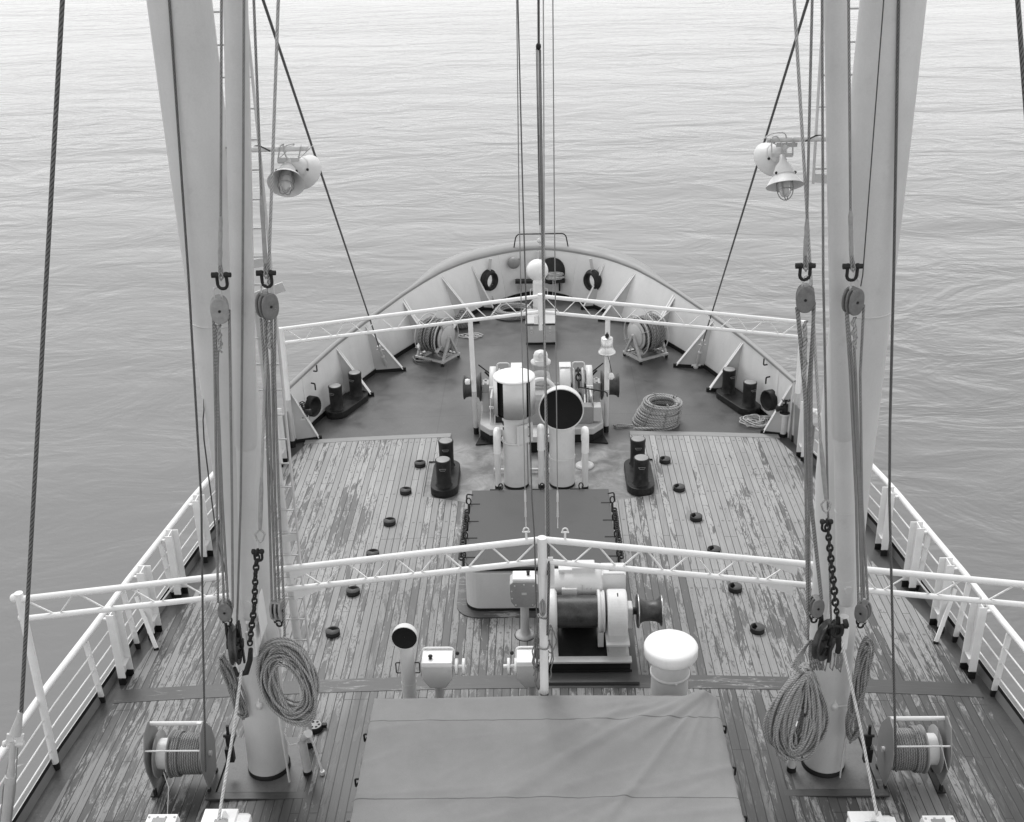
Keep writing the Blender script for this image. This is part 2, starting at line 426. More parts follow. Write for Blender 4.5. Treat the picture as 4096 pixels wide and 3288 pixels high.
# wooden deck laid 3 cm proud of it
WE = [(6, 6.2), (10.38, 6.02), (11.7, 5.95), (12.5, 5.9), (14.1, 5.72), (16.08, 5.26), (19.3, 4.93), (20.25, 4.62)]
def xin(y): return 1.76 if y > 19.25 else 2.1 if y > 17.9 else 2.1-(17.9-y)/.3*.95 if y > 17.6 else 0
b = MB(); ys = [6+i*.25 for i in range(46)]
ys = sorted(set(ys+[17.6, 17.9, 17.901, 19.25, 19.251, 20.25])); ys = [y for y in ys if y <= 20.25]
WZ = .03
for s in (-1, 1):
    for y0, y1 in zip(ys, ys[1:]):
        a0, a1 = xin(y0+1e-4), xin(y1-1e-4); e0, e1 = lerp(WE, y0), lerp(WE, y1); N = 14; q = []
        for k in range(N+1):
            x0 = a0+(e0-a0)*k/N; x1 = a1+(e1-a1)*k/N
            q += [(s*x0, y0, dz(x0)+WZ), (s*x1, y1, dz(x1)+WZ)]
        b.add(q, [(2*k, 2*k+2, 2*k+3, 2*k+1) if s > 0 else (2*k, 2*k+1, 2*k+3, 2*k+2) for k in range(N)], None, True)
        b.add([(s*e0, y0, dz(e0)+WZ), (s*e1, y1, dz(e1)+WZ), (s*e1, y1, dz(e1)-.01), (s*e0, y0, dz(e0)-.01)], [(0, 1, 2, 3)])
wd = tag(b.build('wooden_deck', 'wood'), kind='structure')
def board(xs, y0, y1, z, mat, name='deck_board'):
    b = MB(); N = 24; q = []
    for k in range(N+1):
        x = xs[0]+(xs[1]-xs[0])*k/N; q += [(x, y0, dz(x)+z), (x, y1, dz(x)+z), (x, y0, dz(x)), (x, y1, dz(x))]
    f = []
    for k in range(N):
        a = 4*k; c = a+4; f += [(a, c, c+1, a+1), (a, a+2, c+2, c), (a+1, c+1, c+3, a+3)]
    b.add(q, f); b.add(q[:4], [(0, 1, 3, 2)]); b.add(q[-4:], [(0, 1, 3, 2)]); return b.build(name, mat, wd)
board((-4.66, -1.76), 20.25, 20.42, .036, 'pale_board'); board((1.76, 4.68), 20.25, 20.42, .036, 'pale_board')
board((-5.9, 5.92), 12.52, 12.8, .036, 'board', 'cross_board')
# hull
b = MB(); bt = MB(); bi = MB(); prev = None; P = base_full; n = len(P)
for i, p in enumerate(P):
    nrm = Vector((0, 0))
    d = (P[min(i+1, n-1)]-P[max(i-1, 0)]).normalized(); out = Vector((-d[1], d[0]))
    y = p[1]; hi = .20 if y < 19.9 else -.01
    q = [(p[0], y, dz(p[0])+hi), (p[0]+out[0]*.012, y+out[1]*.012, dz(p[0])+hi), (p[0]*.97, y*.995, -1.2), (p[0]*.86, y*.97-.2, -5.8), (p[0], y, dz(p[0])-.02)]
    b.v += q; bt.v += [q[0], q[1]]; bi.v += [q[0], q[4]]
    if i:
        o = 5*(i-1)
        for a in (1, 2): b.f.append([o+a, o+a+1, o+5+a+1, o+5+a]); b.sm.append(True); b.uv.append(None)
        o = 2*(i-1)
        for bb in (bt, bi): bb.f.append([o, o+1, o+3, o+2]); bb.sm.append(True); bb.uv.append(None)
hull = thing('ship_hull', 'grey ship hull edge with black inner kerb around the whole foredeck', 'ship hull')
b.build('side_plating', 'hull', hull); bt.build('kerb_edge', 'grey', hull); bi.build('kerb', 'black', hull)
# ---------------------------------------------------------------- bulwark at the bow
bul = thing('bulwark', 'pale grey steel bulwark curving round the bow with braces', 'bulwark', (0, 24, 0))
NB = 480
Bp = smoothpts(resample([(x, y, dz(x)) for x, y in outline(EDGE, 20.35)], NB), 6)
def ztop(y): return 1.2+.06*max(0, (y-24)/4.7)
Tp = smoothpts(resample([(x, y, dz(x)+ztop(y)) for x, y in outline(TOP, 20.35)], NB), 6)
FL = [Vector((-1.27, 28.19, .63)), Vector((1.40, 28.18, .63))]
NH = 34
b = MB(); b2 = MB(); grid = []
for i in range(NB+1):
    grid.append([Bp[i].lerp(Tp[i], k/NH) for k in range(NH+1)])
def hole(p): return any(abs(p[0]-c[0]) < .2 and ((Vector((p[0], p[2]))-Vector((c[0], c[2]))).length < .17) for c in FL)
vs = [p for g in grid for p in g]; fs = []
for i in range(NB):
    for k in range(NH):
        c = (grid[i][k]+grid[i+1][k+1])/2
        if not hole(c): fs.append((i*(NH+1)+k, (i+1)*(NH+1)+k, (i+1)*(NH+1)+k+1, i*(NH+1)+k+1))
b.add(vs, fs, None, True); o = b.build('plating', 'bul', bul)
sm = o.modifiers.new('thick', 'SOLIDIFY'); sm.thickness = .03; sm.offset = 1
b = MB()
for i in range(0, NB, 1):
    q = []
    for j in (i, i+1):
        d = (Bp[min(j+1, NB)]-Bp[max(j-1, 0)]).normalized(); inn = Vector((d[1], -d[0], 0))*.038
        q += [Bp[j]+inn+Vector((0, 0, -.01)), Bp[j]+inn+Vector((0, 0, .11))]
    b.add(q, [(0, 2, 3, 1)], None, True)
b.build('base_band', 'black', bul)
# cap plate, broad at the stem
b = MB()
for i in range(NB+1):
    p = Tp[i]; d = (Tp[min(i+1, NB)]-Tp[max(i-1, 0)]).normalized(); out = Vector((-d[1], d[0], 0))
    f = max(0, min(1, (p[1]-25.6)/3)); f = f*f*(3-2*f); wdt = .045+.57*f
    q = [p-out*.045+Vector((0, 0, -.03)), p-out*.045+Vector((0, 0, .02)), p+out*wdt*.5+Vector((0, 0, .03+.04*f)), p+out*wdt+Vector((0, 0, .03)), p+out*(wdt+.02)+Vector((0, 0, -.05-.25*f)), p-out*.01+Vector((0, 0, -.03))]
    b.v += [tuple(v) for v in q]
    if i:
        o = 6*(i-1)
        for a in range(6):
            a2 = (a+1) % 6; b.f.append([o+a, o+6+a, o+6+a2, o+a2]); b.sm.append(a not in (0, 5)); b.uv.append(None)
b.build('cap_rail', 'cap', bul)
def brace(foot, top, flange=.09):
    foot = Vector((foot[0], foot[1], dz(foot[0])+.005)); top = Vector(top)
    bi_ = min(range(NB+1), key=lambda i: (Bp[i]-Vector((top[0], top[1], 0))).length); base = Bp[bi_]
    b = MB(); d = (foot-top); up = (base-foot).cross(Vector((0, 0, 1))).normalized()*.006
    f2 = foot+Vector((0, 0, .03))
    b.add([foot-up, base-up, top-up, f2-up, foot+up, base+up, top+up, f2+up], [(0, 1, 2, 3), (7, 6, 5, 4), (0, 4, 5, 1), (2, 6, 7, 3)])
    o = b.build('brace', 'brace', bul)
    b = MB(); b.beam(f2+(top-f2)*.02, top-Vector((0, 0, .03)), .012, flange, up)
    b.build('flange', 'white', o)
    b = MB(); b.beam(foot+Vector((0, 0, .03)), base+Vector((0, 0, .03)), .03, .09, (0, 0, 1)); b.beam(f2+Vector((0, 0, -.035)), f2+Vector((0, 0, .05)), .1, .05, up)
    b.build('foot', 'black', o)
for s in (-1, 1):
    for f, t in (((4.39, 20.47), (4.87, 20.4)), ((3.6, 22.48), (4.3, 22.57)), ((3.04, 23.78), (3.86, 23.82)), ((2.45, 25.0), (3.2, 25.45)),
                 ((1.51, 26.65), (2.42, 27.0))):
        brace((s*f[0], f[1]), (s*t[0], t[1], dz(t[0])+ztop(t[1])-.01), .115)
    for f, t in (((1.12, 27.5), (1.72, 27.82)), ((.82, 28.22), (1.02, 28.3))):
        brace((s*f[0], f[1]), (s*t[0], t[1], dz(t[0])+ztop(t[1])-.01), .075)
# panama fairleads with stiffeners
for c in FL:
    s = -1 if c[0] < 0 else 1
    i0 = min([i for i in range(NB+1) if Bp[i][1] > 27], key=lambda i: abs(Bp[i].lerp(Tp[i], .5)[0]-c[0])); d = (Bp[i0+1]-Bp[i0-1]).normalized(); inn = Vector((d[1], -d[0], .05)).normalized()
    cc = Bp[i0].lerp(Tp[i0], .5); cc = Vector((c[0], cc[1], c[2]))
    b = MB(); pr = []
    for k in range(13):
        a = 2*pi*k/12; pr.append((.205+.055*math.cos(a), .05+.10*math.sin(a)))
    b.lathe(pr, frame(cc, inn), 28)
    b.lathe([(.29, -.02), (.29, .05), (.24, .07)], frame(cc, inn), 28)
    fl = b.build('fairlead', 'iron', bul)
    b = MB()
    for dx in (-.3, .12): b.beam(cc+Vector((s*dx*.3, 0, -.22)), Vector((cc[0]-s*dx*1.2, cc[1]-.12, dz(1)+.02)), .035, .10)
    for dx in (-.22, .05): b.beam(cc+Vector((-s*dx*.4, 0, .22)), cc+Vector((-s*dx*1.5, 0, .58)), .035, .08)
    b.build('stiffener', 'grey', bul)
for s, p in ((-1, (1226, 1630)), (1, (3125, 1615))):
    c = G(*p, .42); c = Vector((s*4.62, 21.05, .36)); inn = Vector((-s*.9, -.42, .05))
    b = MB(); b.lathe([(.21, -.06), (.21, .1), (.19, .12), (.17, .06), (.11, -.02), (.001, -.05)], frame(c, inn), 28)
    b.build('mooring_port', 'black', bul)
for s in (-1, 1):
    b = MB()
    for (yy, hh) in ((21.35, 1.0), (21.2, .8)):
        x = lerp(TOP, yy)-.08; b.tube(fillet([(s*x, yy, hh), (s*(x-.08), yy-.03, hh), (s*(x-.08), yy-.03, hh+.14*(1 if hh > .9 else -1))], .03), .016, 6)
    b.build('hook', 'black', bul)
    # ribs on the plating aft of the last brace
    b = MB(); i0 = min(range(NB+1), key=lambda i: (Bp[i]-Vector((s*4.72, 20.95, 0))).length)
    b.beam(Bp[i0], Tp[i0]-Vector((0, 0, .03)), .05, .1, (s, .4, 0)); b.build('rib', 'bul', bul)
    # low stepped plate where the bulwark ends
    b = MB(); q = []
    for y in (20.35, 20.0, 19.7, 19.4): q.append(Vector((s*lerp(EDGE, y), y, dz(5))))
    hs = (1.2, .78, .75, .72)
    for k in range(3):
        o = Vector((s*.02, 0, 0)); u = Vector((0, 0, 1))
        h0, h1 = (.78, .78) if k == 0 else (hs[k], hs[k+1])
        b.add([q[k], q[k+1], q[k+1]+u*h1, q[k]+u*h0, q[k]+o, q[k+1]+o, q[k+1]+u*h1+o, q[k]+u*h0+o], [(0, 1, 2, 3), (7, 6, 5, 4), (3, 2, 6, 7), (1, 5, 6, 2)])
    b.build('end_plate', 'mgrey', bul)
# dark round lid, shelf and lamp on the stem bulwark
b = MB(); b.lathe([(.001, -.03), (.33, -.03), (.35, .0), (.33, .04), (.001, .07)], frame((.36, 28.42, .72), (0, -1, .15)), 30)
o = b.build('anchor_ball', 'iron'); tag(o, 'large black disc leaning on the bulwark at the stem', 'signal disc')
b = MB(); b.box((.05, 28.28, .5), (1.28, .2, .07)); b.box((-.45, 28.38, .35), (.04, .1, .3)); b.box((.55, 28.38, .35), (.04, .1, .3))
o = b.build('shelf', 'iron', None, .006); tag(o, 'narrow dark shelf fixed under the black disc at the stem', 'shelf')
b = MB()
for k in range(14):
    r = random.uniform(.1, .2); c = Vector((.42+random.uniform(-.03, .03), 28.26, .555+k*.012))
    b.tube([c+Vector((r*1.3*math.cos(a*pi/8), r*.5*math.sin(a*pi/8), random.uniform(-.01, .01))) for a in range(16)], .011, 5, True)
b.tube([(.38, 28.16, .56), (.38, 28.13, .3), (.36, 28.12, .05)], .011, 5)
o = b.build('small_rope_coil', 'prope'); tag(o, 'small pale rope coil lying on the shelf at the stem', 'rope')
b = MB(); b.lathe([(.001, 0), (.1, .02), (.15, .07), (.16, .13), (.12, .2), (.06, .22), (.001, .22)], frame((-.62, 28.42, 1.0), (0, -1, -.1)), 20)
b.box((-.62, 28.5, 1.0), (.3, .06, .08)); o = b.build('bulkhead_lamp', 'mgrey'); tag(o, 'round grey lamp on the bulwark left of the stem', 'lamp')
# bow hand rail
hr = thing('bow_handrail', 'low dark tube handrail standing on the broad bow plate', 'handrail', (0, 28.8, 1.3))
b = MB(); b.tube(fillet([(-.62, 28.62, 1.24), (-.55, 28.72, 1.62), (.72, 28.72, 1.62), (.79, 28.62, 1.24)], .12, 6), .016, 8); b.build('rail', 'iron', hr)
# jackstaff
js = thing('jackstaff', 'thin pale jackstaff with small fittings at the bow stem', 'jackstaff', (.07, 28.75, 1.2))
b = MB(); b.tube([(.07, 28.72, .6), (.07, 28.8, 4.1)], [.03, .018], 10); b.build('staff', 'offwhite', js)
b = MB(); b.sphere((.07, 28.81, 4.12), .04, 8); b.box((.03, 28.74, 2.2), (.07, .03, .04)); b.box((.03, 28.75, 2.6), (.07, .03, .04)); b.sphere((.05, 28.7, 1.45), .07, 8); b.build('fitting', 'offwhite', js)
b = MB(); b.box((.0, 28.55, 1.05), (.06, .05, .3)); b.box((.14, 28.55, 1.05), (.06, .05, .3)); b.cyl((-.12, 28.52, .98), (.26, 28.52, .98), .03, 10); b.build('clamp', 'offwhite', js)
# ---------------------------------------------------------------- side railings
def edge(y, inset=0): return lerp(EDGE, y)-inset
for s, side in ((-1, 'left'), (1, 'right')):
    rl = thing('side_railing', 'white steel railing with round handrail along the %s deck edge' % side, 'railing', (s*5.9, 13, 0))
    ys = [6+.4*i for i in range(34)]; ys = [y for y in ys if y < 19.2]+[19.3]
    b = MB(); b.tube([(s*edge(y, -.03), y, dz(5.9)+1.05) for y in ys]+[(s*5.1, 19.6, .78), (s*5.02, 19.75, .6)], .045, 12); b.build('handrail', 'white', rl)
    for k, h in enumerate((.72, .48, .24)):
        b = MB(); b.tube([(s*edge(y, .01+.0*k), y, dz(5.9)+h+.06) for y in ys], .012, 6); b.build('lower_rail', 'white', rl)
    for y in (8.2, 9.6, 12.6, 13.8, 15.12, 16.45, 17.8):
        x = s*edge(y, .035); z = dz(x)
        b = MB(); b.beam((x, y, z+.1), (s*edge(y, -.02), y, z+1.02), .075, .03, (0, 1, 0)); o = b.build('stanchion', 'white', rl)
        b = MB(); b.beam((x, y, z-.01), (x, y, z+.1), .08, .034, (0, 1, 0)); b.build('foot', 'black', o)
    b = MB(); x = s*edge(13.8, .35); b.beam((x, 13.7, dz(x)+.06), (s*edge(14.1, 0), 14.1, .5), .06, .02, (0, 1, 0)); o = b.build('brace', 'white', rl)
    b = MB(); b.beam((x, 13.69, dz(x)-.01), (x, 13.7, dz(x)+.06), .07, .03, (0, 1, 0)); b.build('foot', 'black', o)
    for y in (13.06, 14.1, 15.1, 16.18, 17.25, 18.3, 19.41):
        x = edge(y, .16); z = dz(x); b = MB(); t = .014; W = .19; D = .2; h0 = .12; h1 = 1.17
        def hb(cx, cy, sx, sy, m=b, a=h0, c=h1, xx=x, yy=y): m.box((s*(xx+cx), yy+cy, z+(a+c)/2), (sx, sy, c-a))
        hb(0, D/2, W, t); hb(0, -D/2, W*.56, t); hb(0, 0, t, D-t)       # web and two flanges
        m2 = MB(); hb(0, 0, W-.02, .012, b, h0+.2, h0+.212) if 0 else None
        b.box((s*x, y, z+.32), (W-.04, D-t, .012))
        o = b.build('deck_cargo_post', 'white', rl)
        m = MB(); m.box((s*x, y+D/2, z+.055), (W, t, .13)); m.box((s*x, y-D/2, z+.045), (W*.56, t, .11)); m.box((s*x, y, z+.055), (t, D-t, .13)); m.build('foot', 'black', o)
        m = MB(); m.beam((s*(x+.09), y, z+1.05), (s*(x+.22), y+.05, z+1.02), .05, .02); m.build('bracket', 'white', o)
# ---------------------------------------------------------------- awning trusses
def zig(a0, a1, b0, b1, n, r, m, start=.0):
    """lattice bar between top chord a0-a1 and bottom chord b0-b1"""
    a0, a1, b0, b1 = map(Vector, (a0, a1, b0, b1)); pts = []
    for k in range(2*n+1):
        t = .02+.96*k/(2*n)
        if k % 2 == 0: pts.append(a0.lerp(a1, t)*.93+b0.lerp(b1, t)*.07)
        else: pts.append(b0.lerp(b1, t)*.93+a0.lerp(a1, t)*.07)
    q = []
    for i, p in enumerate(pts):
        if 0 < i < len(pts)-1:
            d = (a1-a0).normalized()*.035; q += [p-d, p+d]
        else: q.append(p)
    m.tube(q, r, 6)
tf = thing('front_awning_truss', 'white awning truss spanning the bow deck above the windlass', 'truss', (0, 20.4, 0))
Yt = 20.4; L, Cn, Rr = (-4.9, Yt, 2.27), (.035, Yt, 2.85), (4.98, Yt, 2.25); Lb, Cb, Rb = (-4.87, Yt, 1.99), (.035, Yt, 2.54), (4.95, Yt, 1.955)
b = MB(); b.tube([L, Cn, Rr], .038, 12); b.build('top_chord', 'white', tf)
b = MB(); b.tube([Lb, Cb, Rb], .034, 12); b.build('bottom_chord', 'white', tf)
b = MB(); zig(Cn, L, Cb, Lb, 8, .009, b); zig(Cn, Rr, Cb, Rb, 8, .009, b); b.build('lattice', 'white', tf)
b = MB(); b.cyl((.035, Yt-.01, 2.9), (.035, Yt-.01, 2.3), .05, 14); b.cyl((.035, Yt-.06, 2.32), (.035, Yt-.06, 2.2), .035); b.box((-.05, Yt-.05, 2.4), (.07, .05, .16)); b.build('centre_drop', 'white', tf)
for x, zt, ft in ((-4.88, 2.3, 20.22), (-1.26, 2.38, 20.45), (1.3, 2.36, 20.45), (4.95, 2.28, 20.2)):
    z = dz(x); xt = {-1.26: -1.29, 1.3: 1.3}.get(x, x*1.003); r = .055 if abs(x) > 2 else .048
    P0, P1 = Vector((x, ft, z)), Vector((xt, Yt, zt)); f = lambda h: P0.lerp(P1, (h-z)/(zt-z))
    b = MB(); b.tube([f(.92 if abs(x) < 2 else .85), P1], r, 14); o = b.build('post', 'white', tf)
    b = MB(); b.tube([f(z+.14), f(.92 if abs(x) < 2 else .85)], r+.001, 14); b.build('lower_post', 'grey', o)
    b = MB(); b.tube([f(z), f(z+.14)], r+.004, 14); b.build('foot', 'black', o)
b = MB(); b.lathe([(.001, 0), (.05, 0), (.06, .05), (.05, .09), (.001, .1)], frame((-1.34, Yt-.05, 1.15), (-1, 0, 0)), 12); b.build('lamp_socket', 'white', tf)
# rear truss
tr = thing('rear_awning_truss', 'wide white awning truss crossing between both masts over the planked deck', 'truss', (0, 11.35, 0))
Yt = 11.35
C_t, C_b = Vector((.005, Yt, 3.08)), Vector((-.0, Yt, 2.79))
for s in (-1, 1):
    ep, eb = Vector((s*6.2, Yt, 2.33)), Vector((s*6.15, Yt, 2.06))
    b = MB(); b.tube([C_t, ep], .04, 12); b.build('top_chord', 'white', tr)
    b = MB(); b.tube([C_b, eb], .036, 12); b.build('bottom_chord', 'white', tr)
    b = MB(); zig(C_t, ep.lerp(C_t, .53), C_b, eb.lerp(C_b, .53), 5, .011, b); zig(ep.lerp(C_t, .42), ep, eb.lerp(C_b, .42), eb, 4, .011, b); b.build('lattice', 'white', tr)
    for (c0, c1) in ((C_t, ep), (C_b, eb)):
        b = MB()
        for t0, t1 in ((.41, .475),):
            p = c0.lerp(c1, t1); q = c0.lerp(c1, t0)
            b.add([p+Vector((0, 0, -.14)), p+Vector((0, 0, .0)), q+Vector((0, 0, -.02)), p+Vector((0, -.03, -.14)), p+Vector((0, -.03, 0)), q+Vector((0, -.03, -.02))], [(0, 1, 2), (5, 4, 3), (0, 3, 4, 1), (1, 4, 5, 2), (0, 2, 5, 3)])
        b.build('gusset', 'white', tr)
    b = MB(); b.tube([(s*6.24, 11.32, dz(6.2)+.1), (s*6.2, Yt, 2.42)], .05, 14); o = b.build('post', 'white', tr)
    b = MB(); b.tube([(s*6.245, 11.32, dz(6.2)-.01), (s*6.24, 11.32, dz(6.2)+.1)], .055, 14); b.build('foot', 'black', o)
    b = MB(); b.sphere((s*6.26, Yt, 2.35), .055, 8); b.sphere((s*6.22, Yt, 2.07), .055, 8); b.build('end_knob', 'white', tr)
b = MB(); b.tube([(.005, Yt-.04, 3.13), (.01, Yt-.04, 2.3), (.01, Yt-.04, .93)], [.055, .048, .052], 16); b.build('centre_post', 'white', tr)
b = MB(); b.cyl((.01, Yt-.04, .93), (.01, Yt-.04, .03), .05); b.build('lower_centre_post', 'black', tr)
b = MB(); b.box((.1, Yt, 2.62), (.09, .06, .3)); b.box((.1, Yt-.035, 2.84), (.06, .01, .05)); b.build('cleat', 'white', tr)
for x in (-.175, .27):
    z = 3.08-abs(x)*.12
    b = MB(); b.beam((x, Yt, z), (x, Yt, z+.12), .025, .02); b.tube(arc((x, Yt, z+.15), .03, 0, 2*pi, 12)[:-1], .009, 6, True); b.cyl((x-.045, Yt, z+.125), (x+.045, Yt, z+.125), .01, 6); b.build('lug', 'white', tr)
# ---------------------------------------------------------------- masts
def mast(s, side):
    bx = s*3.43
    m = thing('mast', 'thick pale grey steel mast rising from the %s side of the deck' % side, 'mast', (bx, 11.1, 0))
    b = MB(); pts = []; rs = []
    for h, x, r in ((-.03, 3.44, .25), (1.0, 3.40, .252), (2.6, 3.34, .258), (4.0, 3.285, .29), (5.2, 3.28, .297), (8.0, 3.26, .295), (12, 3.22, .28), (15, 3.2, .26)):
        pts.append((s*x, 11.1, h)); rs.append(r)
    b.tube(pts, rs, 48); b.build('post', 'mast', m)
    b = MB(); b.lathe([(.26, 0), (.262, .09), (.252, .1)], frame((bx, 11.1, dz(3.4)+.01), (0, 0, 1)), 40); b.lathe([(.30, 0), (.29, .03), (.26, .035)], frame((bx, 11.1, dz(3.4)+.005), (0, 0, 1)), 40); b.build('base_ring', 'black', m)
    # gooseneck bracket for the boom
    b = MB(); gx = s*3.27 if s < 0 else 3.33
    b.box((gx, 10.72, 2.25), (.10, .35, .3)); b.box((gx-.1*s, 10.78, 2.5), (.015, .3, .5)); b.cyl((gx, 10.62, 2.05), (gx, 10.62, 2.5), .05)
    b.build('gooseneck', 'white', m, .008)
    b = MB(); b.cyl((gx-.02, 10.95, 1.9), (gx-.02, 10.83, 2.6), .1, 16); b.build('heel_plate', 'mast', m)
    # small lamp junction
    jx = s*3.4-.03*(1 if s < 0 else 1)
    jp = V(1037, 2820, 10.84) if s < 0 else V(3340, 2825, 10.84)
    b = MB(); b.sphere(jp, .04, 10); b.lathe([(.035, 0), (.035, .05), (.02, .06)], frame(jp, (0, 0, -1)), 10); b.cyl(jp+Vector((0, 0, .03)), jp+Vector((0, .02, .09)), .012, 8)
    if s > 0: b.tube(fillet([jp, jp+Vector((.17, 0, 0)), jp+Vector((.15, -.04, -1.05))], .04), .011, 8)
    b.build('junction_box', 'offwhite', m)
    # pad with wooden frame
    o = MB(); o.box((bx+.02*s, 11.15, dz(3.4)+.03), (1.06, .98, .03)); o.build('deck_pad', 'padgrey', m, .004)
    o = MB(); o.tube([(s*3.275+.30*math.cos(u*pi/20), 11.1+.30*math.sin(u*pi/20), 5.93) for u in range(40)], .009, 6, True); o.build('weld_seam', 'mast', m)
    b = MB()
    for (cx, cy, wx, wy) in ((0, -.55, 1.3, .11), (-.6*s, .05, .1, 1.1), (.6*s, .05, .1, 1.1)): b.box((bx+.02*s+cx, 11.15+cy, dz(3.4)+.035), (wx, wy, .03))
    b.build('pad_frame', 'board', m, .004)
    # short pipe beside the base
    if s < 0:
        b = MB(); b.tube(fillet([(-2.93, 10.98, dz(3)+.08), (-2.95, 10.98, .52), (-2.83, 10.86, .7)], .05, 5), .052, 14); o = b.build('vent_pipe', 'mast', m)
        b = MB(); b.cyl((-2.93, 10.98, dz(3)), (-2.93, 10.98, dz(3)+.08), .056); b.build('foot', 'black', o)
        b = MB(); b.tube([(-3.12, 10.8, dz(3)+.06), (-3.15, 10.83, 1.1)], .014, 8); b.build('cable_pipe', 'offwhite', m)
        b = MB(); b.tube(fillet([(-2.93, 11.2, .5), (-2.84, 11.1, .3), (-2.74, 10.95, .02)], .08), .016, 8); b.cyl((-2.74, 10.95, dz(2.7)+.03), (-2.74, 10.95, dz(2.7)+.08), .03); b.build('drain_pipe', 'offwhite', m)
        p0 = Vector((-2.99, 11.47, dz(3))); p1 = V(1028, 1190, 11.47)
        b = MB(); b.tube([p0+Vector((0, 0, .12)), p1], .05, 14); o = b.build('tall_pipe', 'mast', m)
        b = MB(); b.cyl(p0, p0+Vector((0, 0, .12)), .055); b.build('foot', 'black', o)
        b = MB(); b.beam(p1+Vector((-.25, -.1, -.05)), p1+Vector((.3, 0, .12)), .02, .1); b.build('pipe_bracket', 'mast', m)
        la, lb, lo = (985, 60), (1236, 2600), -.33
        A, B_ = V(*la, 11.38), V(*lb, 11.38); rng = range(-1, 29)
    else:
        b = MB(); b.cyl((3.02, 10.98, dz(3)+.1), (3.02, 10.98, .7), .05); o = b.build('vent_pipe', 'mast', m)
        b = MB(); b.cyl((3.02, 10.98, dz(3)), (3.02, 10.98, dz(3)+.1), .056); b.build('foot', 'black', o)
        A, B_ = V(3290, 100, 11.38), V(3252, 735, 11.38); lo = .36; rng = range(0, 9)
    # ladder
    up = (A-B_).normalized(); top = A+up*3
    b = MB(); b.tube([B_, top], .015, 8); b.tube([B_+Vector((lo, 0, 0)), top+Vector((lo, 0, 0))], .015, 8); b.build('ladder_rail', 'mast', m)
    n = int((top-B_).length/.3); 
    for k in range(n):
        p = B_+up*(.3*k+.15); b = MB(); b.cyl(p, p+Vector((lo, 0, 0)), .010, 8); b.build('ladder_rung', 'grey', m)
    for k in ((1.6, 4.9) if s < 0 else (.06, 3.0)):
        p = B_+up*k; b = MB(); b.beam(p, p+Vector((lo*1.3, -.1, -.03)), .012, .09); b.build('ladder_bracket', 'mast', m)
    # lamp arm
    e = Vector((s*2.19, 11.05, 7.66)); a = MB(); a.cyl((s*3.2, 11.05, 7.66), e, .027, 14); a.build('lamp_arm', 'mast', m)
    b = MB(); pts = [Vector((s*3.1, 11.05, 7.66))+Vector((-s*.05*i, .034*math.cos(i*.9), .034*math.sin(i*.9))) for i in range(12)]; b.tube(pts, .007, 6); b.build('arm_cable', 'iron', m)
mast(-1, 'left'); mast(1, 'right')
for s, side, lowp, topp in ((-1, 'left', (1000, 2455), (942, 0)), (1, 'right', (3385, 2400), (3346, 0))):
    m = thing('derrick_boom', 'slim pale grey cargo boom stepped upright on the %s mast' % side, 'boom', V(*lowp, 10.58))
    P0 = V(*lowp, 10.58); P1 = V(*topp, 10.6); d = (P1-P0).normalized(); LL = (P1-P0).length
    zj = V(984 if s < 0 else 3354, 1775 if s < 0 else 1738, 10.6)
    lj = (zj-P0).dot(d)
    b = MB(); b.tube([P0+d*.28, P0+d*lj], .101, 28); b.tube([P0+d*1.12, P0+d*1.14], .105, 28); b.build('lower_tube', 'mast', m)
    b = MB(); b.tube([P0+d*(lj-.03), P0+d*lj, P0+d*(LL*.8), P0+d*(LL+3)], [.104, .116, .112, .098], 32); b.build('upper_tube', 'mast', m)
    b = MB(); b.tube([P0-d*.02, P0+d*.30], [.085, .104], 20); b.sphere(P0-d*.02, .085, 8, (1, 1, .6)); b.cyl(P0+d*.2+Vector((-.0, -.12, 0)), P0+d*.2+Vector((0, .1, 0)), .045, 10); b.build('heel_fitting', 'offwhite', m)
